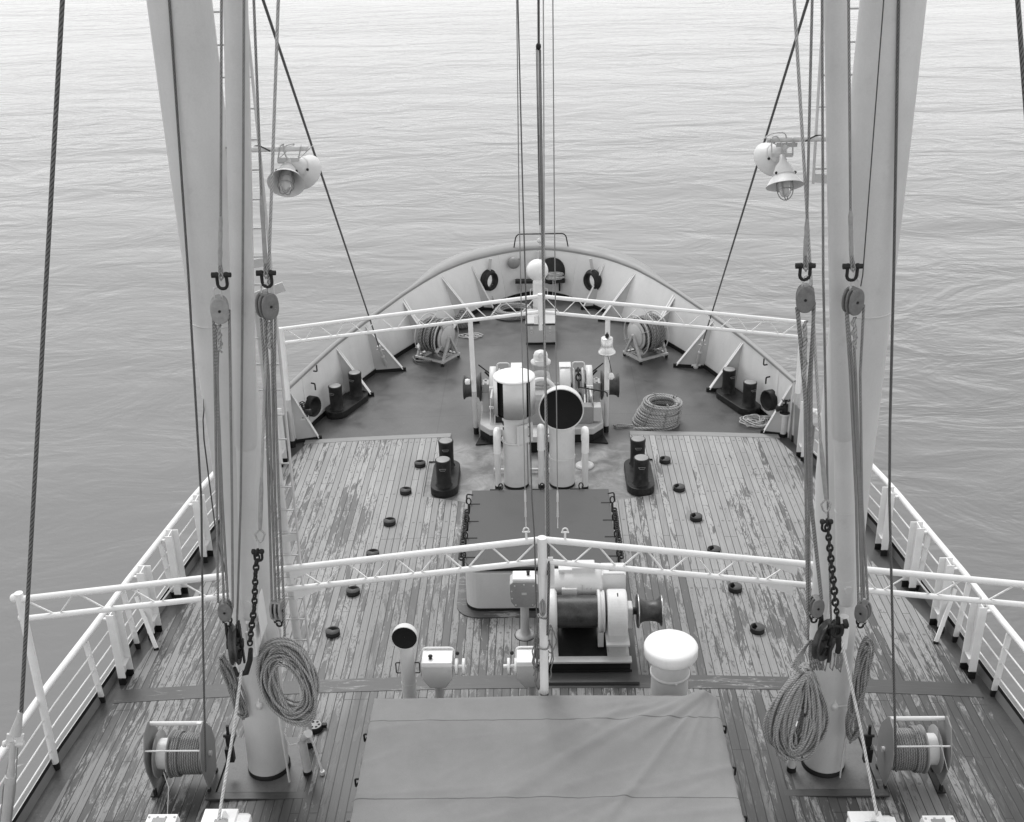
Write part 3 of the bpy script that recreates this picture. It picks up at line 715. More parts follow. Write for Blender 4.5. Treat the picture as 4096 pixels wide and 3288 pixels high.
# ---------------------------------------------------------------- floodlights
def floodlight(c, d, label, yoke_top, sc_=1.0):
    t = thing('floodlight', label, 'floodlight', c, 0, 'floodlights on the mast arms')
    d = Vector(d).normalized(); T = frame(c, d)
    b = MB(); pr = [(.001, -.2), (.03, -.2), (.035, -.14), (.07, -.10), (.095, -.04), (.1, .0), (.135, .035), (.178, .1), (.18, .104), (.174, .102), (.13, .04), (.085, .0), (.08, -.05), (.001, -.06)]
    b.lathe(pr, T, 32); b.lathe([(.103, -.015), (.112, -.008), (.103, .002)], T, 32); b.build('shade', 'offwhite', t)
    b = MB(); b.lathe([(.001, .21), (.03, .205), (.05, .18), (.062, .13), (.062, .03), (.06, -.03)], T, 20); b.build('glass', 'glass', t)
    b = MB()
    for k in range(2):
        a = k*pi/2+.5; pts = [T @ Vector((.078*math.cos(a)*math.cos(u), .078*math.sin(a)*math.cos(u), .13+.11*math.sin(u))) for u in [i*pi/10 for i in range(11)]]
        pts = [T @ Vector((.078*math.cos(a), .078*math.sin(a), -.02))]+pts+[T @ Vector((-.078*math.cos(a), -.078*math.sin(a), -.02))]; b.tube(pts, .005, 6)
    for z in (.06, .14): b.tube([T @ Vector((.078*math.cos(u*pi/8), .078*math.sin(u*pi/8), z)) for u in range(16)], .004, 6, True)
    b.build('guard', 'mgrey', t)
    for k in range(3):
        b = MB(); a = 2*pi*k/3+.4; b.sphere(T @ Vector((.108*math.cos(a), .108*math.sin(a), -.012)), .014, 6); b.build('wing_nut', 'iron', t)
    b = MB(); y = Vector(yoke_top); nk = T @ Vector((0, 0, -.2)); w_ = .1
    p = nk
    b.beam(p+Vector((-w_, 0, 0)), p+Vector((w_, 0, 0)), .04, .008, (0, 1, 0))
    for q in (-w_, w_): b.beam(p+Vector((q, 0, 0)), Vector((y[0]+q, y[1], y[2]+.02)), .008, .03, (0, 1, 0))
    b.build('yoke', 'grey', t)
    b = MB(); b.tube(fillet([nk, nk+Vector((-.03, -.05, .14)), y+Vector((-.06, 0, .05)), y+Vector((-.12, .01, .0))], .08, 6), .007, 6); b.build('cable', 'grey', t)
floodlight(V(1147, 703, 10.95), (.05, -.86, -.5), 'wire-guarded floodlight on the left arm, its open shade facing aft', V(1163, 592, 11.0))
floodlight(V(1200, 672, 11.2), (.4, .7, -.55), 'floodlight on the left arm turned away showing its rounded back', V(1210, 592, 11.08))
floodlight(V(3136, 702, 10.95), (.05, -.5, -.85), 'wire-guarded floodlight on the right arm hanging with its shade pointing down', V(3128, 560, 11.0))
floodlight(V(3102, 618, 11.2), (-.35, .7, -.6), 'floodlight on the right arm turned away behind the downward one', V(3105, 556, 11.08))
# ---------------------------------------------------------------- wires, ropes, tackles
def wire(name, pts, r, mat, label, cat='wire', group=None, seg=7):
    o = MB().tube([Vector(p) for p in pts], r, seg).build(name, mat); tag(o, label, cat, group); return o
def link_chain(m, a, b_, n, L=.085, r=.011):
    a = Vector(a); b_ = Vector(b_); d = (b_-a).normalized(); st = (b_-a).length/n
    for k in range(n):
        c = a+d*(st*(k+.5)); side = Vector((1, 0, 0)) if k % 2 else Vector((.35, 1, 0)); side = (side-d*side.dot(d)).normalized()
        l = st*.78; wv = st*.42; pts = []
        for i in range(12):
            u = 2*pi*i/12; pts.append(c+side*wv*math.cos(u)+d*(l*math.sin(u)*.85))
        m.tube(pts, st*.19, 6, True)
def shackle(m, c, w=.045, h=.15, r=.016, pin=.09):
    c = Vector(c)
    m.tube([c+Vector((-w, 0, 0)), c+Vector((-w, 0, -h*.6))]+arc(c+Vector((0, 0, -h*.6)), w, pi, 2*pi, 6)[1:-1]+[c+Vector((w, 0, -h*.6)), c+Vector((w, 0, 0))], r, 8)
    m.cyl(c+Vector((-pin, 0, 0)), c+Vector((pin, 0, 0)), .017, 8); m.sphere(c+Vector((-w, 0, 0)), .03, 6); m.sphere(c+Vector((w, 0, 0)), .03, 6)
    m.cyl(c+Vector((-pin, 0, 0)), c+Vector((-pin+.03, 0, 0)), .03, 6); m.cyl(c+Vector((pin-.03, 0, 0)), c+Vector((pin, 0, 0)), .026, 6)
def block(name, c, yaw, parent, mat, w=.17, h=.25, t=.13, sheaves=2):
    """wooden shell block: oval cheeks with slots"""
    T = Matrix.Translation(Vector(c)) @ Matrix.Rotation(yaw, 4, 'Z') @ Matrix.Rotation(R(90), 4, 'X')
    n = 28; poly = []
    for i in range(n):
        a = 2*pi*i/n; e = .75; cx = math.cos(a); sy = math.sin(a)
        poly.append((w/2*math.copysign(abs(cx)**.8, cx), h/2*math.copysign(abs(sy)**.85, sy)))
    k = sheaves+1; ct = t/(2*k-1); m = MB(); m2 = MB()
    for i in range(k):
        z = -t/2+i*2*ct; sc_ = 1.0
        m.prism([(x*sc_, y*sc_) for x, y in poly], z, z+ct, T)
        if i < k-1: m2.lathe([(.001, z+ct+.002), (w*.36, z+ct+.002), (w*.33, z+ct*1.5), (w*.36, z+2*ct-.002), (.001, z+2*ct-.002)], T, 20)
    m.box((0, h*.44, 0), (w*.45, h*.1, t*.99), T); m.box((0, -h*.44, 0), (w*.4, h*.1, t*.99), T)
    o = m.build(name, mat, parent, .012); m2.build('sheave', 'iron', o)
    m3 = MB(); m3.cyl(T @ Vector((0, 0, -t/2-.006)), T @ Vector((0, 0, t/2+.006)), .014, 8); m3.build('pin', 'iron', o)
    return o
def tackle(label, wtop, wser, wend, shc, ub, uy, lb, ly, falls, mat, lmat, becket=None, Y=10.2, uw=.17):
    c = V(*ub, Y); t = thing('guy_tackle', label, 'tackle', c, 0, 'rope tackles hanging beside the booms')
    MB().tube([V(*wtop, Y+.1), V(*wser, Y)], .0125, 7).build('pendant_wire', 'wire', t)
    p0, p1 = V(*wser, Y), V(*wend, Y); pts = [p0.lerp(p1, i/8) for i in range(9)]
    MB().tube(pts, [.014]+[random.uniform(.017, .024) for _ in range(7)]+[.02], 8).build('serving', 'served', t)
    sp = V(*shc, Y); b = MB(); b.tube([p1+Vector((-.005, 0, 0)), sp+Vector((-.015, -.02, -.02)), sp+Vector((0, -.03, -.04)), sp+Vector((.018, -.02, -.02)), p1+Vector((.008, 0, 0))], .012, 6); b.build('eye_splice', 'wire', t)
    b = MB(); shackle(b, sp); b.build('shackle', 'iron', t)
    b = MB(); e = Vector((sp[0], sp[1], sp[2]-.14)); zt = c[2]+.125
    b.tube([(c[0]-.035, c[1], zt-.02), (c[0]-.035, c[1], zt+.05)]+[tuple(v) for v in arc((c[0], c[1], zt+.06), .035, pi, 0, 5)]+[(c[0]+.035, c[1], zt+.05), (c[0]+.035, c[1], zt-.02)], .01, 6); b.build('becket_ring', 'grey', t)
    block('upper_block', c, uy, t, mat, uw, .26)
    l = V(*lb, Y+.12); block('lower_block', l, ly, t, lmat, .15, .23, .12)
    b = MB(); b.tube(arc((l[0], l[1], l[2]-.12), .04, pi, 2*pi, 8), .009, 6); b.build('eye', 'grey', t)
    b = MB(); shackle(b, (l[0], l[1]+.02, l[2]-.15), .028, .08, .012, .05); b.build('lower_shackle', 'iron', t)
    for f in falls:
        n = len(f); pts = [V(x, y, Y+.12*(i/(n-1))) for i, (x, y) in enumerate(f)]
        MB().tube(pts, .0135, 8).build('rope_fall', 'grope', t)
    if becket:
        b = MB(); q = [V(x, y, Y) for x, y in becket]; b.tube(q, [.012]+[.02]*(len(q)-2)+[.016], 8)
        for k in range(10):
            tt = k/10; p = q[0].lerp(q[-1], tt); b.tube([p+Vector((.02*math.cos(k*1.7+j), .015*math.sin(k*1.7+j), -.02*j)) for j in range(4)], .010, 6)
        b.build('becket_splice', 'rope', t)
    return t
tackle('outer rope tackle left of the left boom with a pale wooden block', (886, -80), (883, 864), (880, 1060), (885, 1100), (879, 1237), R(12), (901, 2440), R(5),
       [[(853, 1260), (859, 1500), (867, 2000), (872, 2410)], [(872, 1395), (870, 1500), (880, 2000), (895, 2400)], [(917, 1240), (921, 1500), (928, 2000), (931, 2430)], [(861, 1300), (868, 1500), (889, 2000), (911, 2390)]],
       'paleblk', 'woodblk', [(874, 1300), (878, 1345), (880, 1395)])
tackle('inner rope tackle right of the left boom beside the lamp arm', (1012, -80), (1045, 780), (1062, 1052), (1064, 1092), (1068, 1222), R(48), (1108, 2440), R(80),
       [[(1044, 1275), (1061, 1500), (1076, 2000), (1088, 2430)], [(1058, 1275), (1074, 1500), (1088, 2000), (1104, 2430)], [(1085, 1250), (1090, 1500), (1100, 2000), (1117, 2400)], [(1101, 1230), (1099, 1500), (1116, 2000), (1135, 2400), (1139, 2545)]],
       'woodblk', 'paleblk', [(1077, 1290), (1078, 1340), (1078, 1385)], 10.2, .19)
tackle('inner rope tackle left of the right boom with a grey oval block', (3251, -80), (3228, 874), (3221, 1020), (3222, 1063), (3221, 1192), R(-10), (3264, 2424), R(12),
       [[(3186, 1230), (3198, 1350), (3219, 1600), (3223, 2000), (3232, 2560)], [(3193, 1240), (3210, 1400), (3228, 1650), (3235, 2000), (3239, 2420)], [(3256, 1200), (3248, 1350), (3233, 1560), (3240, 2000), (3284, 2400)], [(3258, 1210), (3245, 1500), (3246, 2000), (3288, 2395)]],
       'woodblk', 'woodblk', [(3221, 1285), (3221, 1320), (3220, 1350), (3219, 1520)], 10.2)
tackle('outer rope tackle right of the right boom with a rounded dark block', (3394, -80), (3402, 842), (3405, 1020), (3411, 1065), (3412, 1203), R(25), (3452, 2445), R(-40),
       [[(3384, 1245), (3401, 1500), (3424, 2000), (3434, 2430)], [(3389, 1245), (3412, 1500), (3436, 2000), (3448, 2420)], [(3416, 1385), (3423, 1500), (3441, 2000), (3458, 2390)], [(3455, 1220), (3441, 1500), (3448, 2000), (3472, 2400)]],
       'woodblk', 'woodblk', [(3416, 1270), (3420, 1320), (3421, 1380)], 10.2)
# runners down the booms and their cargo blocks
wire('cargo_runner', [V(976, -80, 10.42), V(971, 1097, 10.42), V(963, 2000, 10.42), V(948, 2500, 10.4)], .0125, 'wire', 'wire rope running down in front of the left boom to the black cargo block')
wire('cargo_runner', [V(3288, -80, 10.42), V(3293, 1097, 10.42), V(3311, 2000, 10.42), V(3325, 2500, 10.4)], .0125, 'wire', 'wire rope running down the left edge of the right boom to the black cargo block')
def chain_set(side, top, mid, loop0, cpts, n):
    t = thing('chain_pendant', 'light wire rope ending in a heavy black chain beside the %s boom' % side, 'chain', V(*loop0, 10.2))
    MB().tube([V(*top, 10.3), V(*mid, 10.2)], .0145, 8).build('wire', 'lwire', t)
    p0, p1 = V(*mid, 10.2), V(*loop0, 10.2); MB().tube([p0.lerp(p1, i/7) for i in range(8)], [.015, .02, .024, .022, .025, .023, .022, .018], 8).build('serving', 'served', t)
    e = V(loop0[0], loop0[1]+45, 10.2); b = MB(); b.tube([p1, (p1+e)/2+Vector((-.05, 0, 0)), e+Vector((-.03, 0, 0)), e+Vector((0, 0, -.03)), e+Vector((.03, 0, 0)), (p1+e)/2+Vector((.05, 0, 0)), p1], .011, 6); b.build('eye', 'lwire', t)
    b = MB(); k = 0
    for a, c in zip(cpts, cpts[1:]):
        A, B_ = V(*a, 10.18), V(*c, 10.18); link_chain(b, A, B_, max(1, round((B_-A).length/.064)))
    b.build('chain', 'iron', t)
    b = MB(); q = V(*cpts[0], 10.18); shackle(b, q+Vector((0, 0, -.02)), .04, .12, .014, .06); b.build('shackle', 'iron', t)
    return t
chain_set('left', (1116, -80), (1046, 1910), (1040, 2115), [(1030, 2200), (1022, 2300), (1017, 2432), (1006, 2510), (999, 2580)], 14)
chain_set('right', (3172, -80), (3283, 1770), (3304, 1995), [(3307, 2080), (3316, 2160), (3334, 2330), (3342, 2420), (3350, 2470)], 14)
def cargo_block(c, yaw, label, hook):
    t = thing('cargo_block', label, 'pulley block', c, 0, 'black cargo blocks hanging on the chains')
    T = Matrix.Translation(Vector(c)) @ Matrix.Rotation(yaw, 4, 'Z') @ Matrix.Rotation(R(90), 4, 'Y')
    b = MB(); b.lathe([(.001, -.02), (.09, -.02), (.1, -.035), (.215, -.035), (.225, -.045), (.235, -.03), (.195, -.005), (.195, .005), (.235, .03), (.225, .045), (.215, .035), (.1, .035), (.09, .02), (.001, .02)], T, 40); b.build('sheave', 'steel', t)
    for k in range(6):
        b = MB(); a = k*pi/3; p = T @ Vector((.09*math.cos(a), .09*math.sin(a), .045)); q = T @ Vector((.18*math.cos(a), .18*math.sin(a), .04)); b.beam(p, q, .04, .02); b.build('spoke', 'iron', t)
    for z in (-.07, .07):
        b = MB(); b.prism([(.06, -.03), (.06, .03), (-.2, .05), (-.29, .025), (-.29, -.025), (-.2, -.05)], z-.009, z+.009, T); b.prism([(-.05, -.035), (.25, -.03), (.27, .0), (.25, .03), (-.05, .035)], z-.008, z+.010, T); b.lathe([(.001, z-.02), (.055, z-.02), (.055, z+.02), (.001, z+.02)], T, 14); b.build('cheek_strap', 'iron', t)
    b = MB(); h = [V(x, y, 10.15) for x, y in hook]; b.tube(h, [.024, .03, .034, .028, .02][:len(h)], 10); b.build('hook', 'iron', t)
    return t
cargo_block(V(941, 2575, 10.35), R(72)-pi/2+R(25), 'black cargo block hung nearly edge-on at the left mast', [(1003, 2595), (1000, 2640), (985, 2690), (950, 2700), (938, 2670)])
cargo_block(V(3300, 2560, 10.35), R(-40), 'large black cargo block with open spoked sheave at the right mast', [(3352, 2470), (3354, 2530), (3356, 2590), (3350, 2610)])
b = MB(); shackle(b, V(3352, 2505, 10.1), .05, .14, .02, .1); b.cyl(V(3375, 2495, 10.1), V(3392, 2492, 10.1), .045, 6)
tag(b.build('bow_shackle', 'iron'), 'heavy black bolted shackle above the spoked cargo block', 'shackle')
wire('mooring_line', [V(966, 2680, 10.15), V(939, 2890, 9.8), V(877, 3262, 9.15), V(872, 3290, 9.1)], .0165, 'prope', 'pale taut rope from the left cargo block down to the white winch', 'rope')
wire('mooring_line', [V(3366, 2560, 10.15), V(3440, 2900, 9.7), V(3508, 3262, 9.15), V(3512, 3290, 9.1)], .0165, 'prope', 'pale taut rope from the right cargo block down to the white winch', 'rope')
wire('reel_wire', [V(671, -80, 10.8), V(753, 1097, 10.75), V(805, 2000, 10.7), V(812, 2573, 10.6), V(822, 3085, 10.55)], .0125, 'dwire', 'dark wire rope dropping from above onto the left wire reel')
wire('reel_wire', [V(3596, -80, 10.8), V(3575, 1100, 10.75), V(3560, 1700, 10.7), V(3558, 2000, 10.68), V(3585, 3085, 10.55)], .0145, 'dwire', 'dark wire rope dropping from above onto the right wire reel')
wire('thin_stay', [V(3541, -80, 10.6), V(3451, 1100, 10.5), V(3443, 1145, 10.5)], .006, 'thin', 'thin wire slanting across the right mast to the tackle block')
wire('signal_line', [V(813, 1595, 10.9), V(816, 1640, 10.9), V(812, 1680, 10.9), V(816, 1760, 10.9), V(836, 1919, 10.88), V(867, 2156, 10.8), V(899, 2274, 10.6), V(920, 2480, 10.6)], [.002, .007, .007, .008, .008, .008, .008, .008], 'thin', 'thin dark tapering line left of the left mast', 'rope')
for s, side, top, low, foot in ((-1, 'left', (1029, -70), (1515, 1384), (1552, 1482)), (1, 'right', (3253, -70), (2814, 1361), (2783, 1474))):
    F = G(*foot); t = thing('forestay', 'dark wire stay slanting from the %s masthead down to the bow bulwark' % side, 'stay', F)
    A = V(*low, F[1]-.3); 
    MB().tube([V(*top, 11.3), A], .0155, 8).build('wire', 'dwire', t)
    b = MB(); d = F-A; b.tube([A, A+d*.15], .04, 10); b.tube([A+d*.2, A+d*.42], .028, 10); b.tube([A+d*.42, A+d*.8], .04, 12); b.tube([A+d*.15, A+d*.2], .05, 8); b.sphere(A+d*.43, .05, 8); b.cyl(A+d*.16+Vector((-.08, 0, 0)), A+d*.16+Vector((.08, 0, 0)), .02, 8); b.build('turnbuckle', 'grey', t)
    b = MB(); b.tube([A+d*.8, F], .025, 8); b.sphere(F+Vector((0, 0, .05)), .06, 8); b.cyl(F+Vector((-.1, 0, .08)), F+Vector((.1, 0, .08)), .025, 8); b.build('eye_fork', 'offwhite', t)
# shrouds
P = [V(255, -90, 10.95), V(203, 1097, 10.6), V(85, 2850, 10.15), V(78, 2860, 10.15)]
t = thing('shroud', 'thick wire shroud with grey socket and turnbuckle at the left rail', 'stay', V(20, 3380, 9.98))
MB().tube([P[0], P[2]], .0225, 10).build('wire', 'dwire', t)
a, c, e, f = V(82, 2845, 10.15), V(62, 2935, 10.13), V(55, 2975, 10.12), V(10, 3420, 9.95)
b = MB(); b.tube([a, V(78, 2868, 10.15), c], [.03, .034, .068], 16); b.build('socket', 'grey', t)
d = (e-c).normalized(); b = MB()
for q in (-.055, .055): b.beam(c+Vector((q, 0, 0)), e+Vector((q, 0, -.03)), .03, .08)
b.cyl(e+Vector((-.12, 0, .0)), e+Vector((.12, 0, 0)), .026, 8); b.cyl(e+Vector((-.12, 0, .0)), e+Vector((-.09, 0, 0)), .04, 6); b.cyl(e+Vector((.09, 0, .0)), e+Vector((.115, 0, 0)), .036, 6); b.build('fork', 'offwhite', t, .004)
b = MB(); b.tube([e+Vector((0, 0, .03)), e.lerp(f, .18), e.lerp(f, .3)], [.036, .034, .05], 12); b.tube([e.lerp(f, .28), e.lerp(f, .34)], .062, 14); b.tube([e.lerp(f, .34), e.lerp(f, .75)], .055, 14); b.tube([e.lerp(f, .75), e.lerp(f, .82)], .062, 14); b.tube([e.lerp(f, .8), f], .034, 12); b.build('turnbuckle', 'grey', t)
b = MB()
for q in (-.07, .07): b.tube([e+Vector((q*.5, 0, -.05)), e.lerp(f, .4)+Vector((q, 0, 0)), e.lerp(f, .95)+Vector((q*.8, 0, 0))], .008, 6)
b.build('locking_wire', 'mgrey', t)
A, B_ = V(4064, -90, 10.95), V(4096, 337, 10.9); wire('shroud', [A, B_, B_+(B_-A)*3.2], .0225, 'dwire', 'thick wire shroud cutting the top right corner of the view', 'stay', None, 10)
# centre lines
for x0, x1, x2, x3, sd_ in ((2066, 2076, 2100, 2104, 'left'), (2211, 2217, 2230, 2231, 'right')):
    t = thing('awning_stay', 'thin vertical wire with turnbuckle holding the truss just %s of centre' % sd_, 'stay', V(x3, 2118, 11.35))
    MB().tube([V(x0, -60, 11.35), V(x1, 800, 11.35), V(x2, 1960, 11.35)], .006, 6).build('wire', 'mgrey', t)
    p, q = V(x2, 1960, 11.35), V(x3, 2112, 11.35); b = MB(); b.tube([p, p.lerp(q, .12), p.lerp(q, .3), p.lerp(q, .32), p.lerp(q, .7), p.lerp(q, .72), q], [.006, .012, .012, .008, .014, .006, .006], 8); b.build('turnbuckle', 'offwhite', t)
wire('signal_halyard', [V(2070, -60, 13.5), V(2092, 800, 12.6), V(2128, 2000, 11.5), V(2138, 2150, 11.25), V(2152, 2650, 11.2)], .0085, 'dwire', 'dark rope slanting down just left of the centre pole', 'rope')
t = thing('centre_halyard', 'dark doubled halyard with a small block hanging down the middle', 'rope', V(2192, 2480, 11.2))
b = MB(); b.tube([V(2154, -60, 15.5), V(2155, 180, 16)], .017, 7); b.tube([V(2158, 200, 16), V(2166, 800, 14.3), V(2192, 2000, 11.7), V(2196, 2300, 11.25), V(2190, 2540, 11.2)], .0155, 8); b.tube([V(2161, 200, 16), V(2170, 800, 14.3), V(2188, 2000, 11.75), V(2192, 2300, 11.3)], .012, 8); b.build('rope', 'dwire', t)
b = MB(); b.tube([V(2145, 195, 16), V(2158, 900, 14)], .006, 6); b.tube([V(2150, 195, 16), V(2160, 900, 14)], .006, 6); b.build('thin_part', 'thin', t)
b = MB(); b.sphere(V(2154, 186, 16), .036, 8, (1, .7, 1.4)); b.build('block', 'iron', t)
wire('flag_halyard', [V(2173, -60, 11.4), V(2177, 900, 11.35), V(2181, 1700, 11.3), V(2182, 2140, 11.28)], .0065, 'lwire', 'pale thin halyard running vertically beside the dark centre rope', 'rope')
# ropes belayed on the centre pole
b = MB()
for k in range(9):
    sdx = random.choice((-1, -1, 1)); cx = 2172+sdx*random.uniform(14, 34); ty = random.uniform(2470, 2590); by = min(2768, ty+random.uniform(90, 230)); w_ = random.uniform(7, 17); Y = random.uniform(11.4, 11.5); sk = random.uniform(-14, 14)
    pts = []
    for i in range(22):
        u = 2*pi*i/22; pts.append(V(cx+w_*math.cos(u)*(1+.35*math.sin(3*u+k))+sk*math.sin(u+k)*.5+random.uniform(-2, 2), (ty+by)/2-(by-ty)/2*math.sin(u), Y+.02*math.sin(2*u+k)))
    b.tube(pts, .0085, 5, True)
for k in range(9):
    x = 2150+random.uniform(-10, 55); y = random.uniform(2490, 2560); q = [V(x, y, 11.42)]
    for i in range(7): x += random.uniform(-14, 14); y += random.uniform(15, 42); q.append(V(x, min(y, 2770), random.uniform(11.4, 11.48)))
    b.tube(q, .0085, 5)
for z in (2462, 2585): b.tube([V(2172, z, 11.3)+Vector((.066*math.cos(u*pi/6), .066*math.sin(u*pi/6), .01*math.sin(u))) for u in range(12)], .010, 5, True)
tag(b.build('belayed_ropes', 'grope'), 'tangle of dark ropes belayed round the foot of the centre pole', 'rope')
b = MB()
for k in range(7):
    w_ = .01+.03*random.random(); c = V(2170, 2428, 11.22); b.tube([c+Vector((w_*math.cos(u*pi/6), -.01*k*.5, .11*math.sin(u*pi/6))) for u in range(12)], .006, 5, True)
tag(b.build('small_line_hank', 'rope'), 'small tight hank of line tied to the white centre pole', 'rope')
# rope hanks on the masts
def hank(name, label, mat, c, a, bb, n, r, tilt=0, tear=0, Ysp=.1, parts=()):
    c = Vector(c); b = MB()
    for k in range(n):
        f = k/(n-1); aw = a[0]+(a[1]-a[0])*f+random.uniform(-.015, .015); bh = bb[0]+(bb[1]-bb[0])*f+random.uniform(-.02, .02)
        ox = random.uniform(-.012, .012); oy = random.uniform(0, Ysp); pts = []; ph = random.uniform(0, 6)
        for i in range(30):
            u = 2*pi*i/30; x = aw*math.cos(u); z = bh*math.sin(u)
            if tear: 
                g = (1-math.sin(u))/2; x *= (.12+.88*g**.55) if True else 1; z = bb[1]*1.0-( bb[1]+bh)*(1-math.sin(u))/2
            x += .022*math.sin(2*u+ph)+.012*math.sin(3*u+2*ph); ct, st = math.cos(tilt), math.sin(tilt)
            pts.append(c+Vector((x*ct-z*st+ox, -oy+.02*math.sin(2*u+ph), x*st+z*ct)))
        b.tube(pts, r, 7, True)
    o = b.build(name, mat); tag(o, label, 'rope coil'); return o
hank('rope_hank', 'neat oval rope hank hung on the front of the left mast', 'rope', V(1161, 2716, 10.72), (.15, .335), (.32, .60), 22, .0145, R(8), 0, .16)
b = MB(); c = V(1161, 2716, 10.66)
for z in (-.42, .33): b.tube([c+Vector((-.16 if z > 0 else .08, .12, z)), c+Vector((-.2 if z > 0 else .14, -.03, z-.02)), c+Vector((-.06 if z > 0 else .24, -.02, z-.09))], .008, 5)
tag(b.build('hank_lashing', 'grope'), 'short lashings tied round the oval hank on the left mast', 'lashing')
b = MB(); b.tube([V(1215, 2875, 10.7), V(1210, 2930, 10.66), V(1190, 2975, 10.6), V(1155, 2980, 10.6), V(1140, 2930, 10.62), V(1150, 2890, 10.66)], .012, 7)
tag(b.build('rope_tail', 'prope'), 'loose rope tail looped over the bent pipe at the left mast foot', 'rope')
hank('rope_hank', 'big shaggy rope hank drooping from the right mast', 'rope', V(3186, 2830, 10.55), (.06, .43), (.38, .62), 40, .0148, R(-2), 1, .24)
b = MB()
for k in range(6):
    b.tube([V(3240-3*k, 2560+5*k, 10.5), V(3215, 2590+4*k, 10.45), V(3189-2*k, 2625+8*k, 10.42), V(3165+12*k, 2670+8*k, 10.42)], .0135, 7)
tag(b.build('hank_hitch', 'rope'), 'twisted rope hitch holding the shaggy hank at its top', 'rope')
b = MB()
for dx, dy in ((0, 0), (45, -6)):
    b.tube([V(3110+dx, 2860, 10.38), V(3095+dx*1.1, 2960, 10.36), V(3112+dx, 3025, 10.36), V(3140+dx*.7, 3045+dy, 10.36), V(3165+dx*.5, 3020, 10.36), V(3185, 2950, 10.36), V(3160, 2860, 10.38)], .0125, 7)
tag(b.build('rope_bight', 'rope'), 'lowest loops of rope hanging below the shaggy hank', 'rope')
hank('rope_hank', 'narrow rope hank tucked behind the left cargo block', 'grope', V(938, 2740, 10.85), (.015, .05), (.36, .46), 8, .014, R(11))
hank('rope_hank', 'long narrow rope hank hanging on the outer side of the right mast', 'grope', V(3440, 2700, 10.75), (.02, .075), (.35, .56), 11, .014, R(-3))
hank('rope_hank', 'short dark knotted rope bundle below the long hank of the right mast', 'grope', V(3415, 2875, 10.78), (.03, .08), (.18, .32), 8, .0135, R(-3))
b = MB()
for k in range(12):
    x = 3300+random.uniform(-60, 75); b.tube([V(x, 2610, 10.55), V(x-6, 2650+random.uniform(0, 25), 10.5), V(x+4, 2670+random.uniform(0, 20), 10.5), V(x+14, 2640, 10.52), V(x+10, 2612, 10.55)], .008, 5)
for k in range(5):
    x = 3240+8*k; b.tube([V(x, 2560, 10.6), V(x-4, 2620, 10.6), V(x+6+3*k, 2680, 10.6)], .011, 5)
tag(b.build('frayed_lines', 'grope'), 'frayed loops of thin line dangling under the spoked cargo block', 'rope')
# ---------------------------------------------------------------- wire reels
def wire_reel(s, label):
    c = Vector((s*4.41, 10.85, dz(4.4)+WZ)); t = thing('wire_reel', label, 'wire reel', c, 0, 'wire reels beside the masts')
    prof = [(.18, .10), (.30, .50), (.30, .68), (.16, .96), (.02, 1.0), (-.02, .98), (-.22, .72), (-.28, .5), (-.17, .10)]
    for sx in (-1, 1):
        T = Matrix.Translation(c+Vector((sx*.335-.008, 0, 0))) @ Matrix(((0, 0, 1, 0), (-1, 0, 0, 0), (0, 1, 0, 0), (0, 0, 0, 1)))
        b = MB(); b.prism(prof, 0, .016, T); b.prism([(p*1.0, q) for p, q in prof], 0, .016, T) if 0 else None
        o = b.build('side_plate', 'rgrey', t, .003)
        b = MB(); b.box(c+Vector((sx*.335, -.17, .05)), (.03, .05, .1)); b.box(c+Vector((sx*.335, .17, .05)), (.03, .05, .1)); b.box(c+Vector((sx*.335, -.0, .012)), (.1, .42, .02)); b.build('foot', 'black', o)
        b = MB(); b.cyl(c+Vector((sx*.32, 0, .5)), c+Vector((sx*.375, 0, .5)), .035, 14); b.build('axle_end', 'grey', t)
    b = MB(); b.cyl(c+Vector((-.33, .05, .92)), c+Vector((.33, .05, .92)), .026); b.cyl(c+Vector((-.33, -.24, .75)), c+Vector((.33, -.24, .75)), .011, 8); b.build('cross_bar', 'offwhite', t)
    X = Matrix.Translation(c+Vector((0, 0, .5))) @ Matrix.Rotation(R(90), 4, 'Y')
    b = MB()
    for x in (-s*-.24, -s*-.0): pass
    for x in (s*.26, s*.10, -s*.29):
        b = MB(); b.lathe([(.001, x-.006), (.285 if x != -s*.29 else .24, x-.006), (.285 if x != -s*.29 else .24, x+.006), (.001, x+.006)], X, 40)
        b.build('flange', 'rgrey', t)
    b = MB(); b.lathe([(.185, -.29), (.185, .27)], X, 32); b.build('drum', 'offwhite', t)
    b = MB(); pts = []; turns = 13; r = .0135
    for i in range(turns*20+1):
        a = 2*pi*i/20; x = -s*(.27-(.36)*i/(turns*20)); pts.append(c+Vector((x, .235*math.cos(a), .5+.235*math.sin(a))))
    b.tube(pts, r, 7)
    for k in range(3): b.tube([c+Vector((s*(.05-.028*k), .262*math.cos(2*pi*i/24), .5+.262*math.sin(2*pi*i/24))) for i in range(24)], r, 6, True)
    b.build('wound_wire', 'wire', t)
    b = MB(); b.lathe([(.228, -.28), (.228, .09)], X @ Matrix.Scale(1, 4) if s > 0 else Matrix.Translation(c+Vector((0, 0, .5))) @ Matrix.Rotation(R(-90), 4, 'Y'), 32); b.build('inner_layers', 'mgrey', t)
    b = MB(); p = c+Vector((-s*.28, .02, .9)); b.box(p, (.06, .05, .12)); b.tube(fillet([p+Vector((0, -.04, .05)), p+Vector((s*.03, -.08, 0)), p+Vector((s*.03, -.08, -.12))], .02), .008, 6); b.build('brake_latch', 'offwhite', t, .004)
wire_reel(-1, 'grey wire reel full of wound wire left of the left mast foot')
wire_reel(1, 'grey wire reel full of wound wire right of the right mast foot')
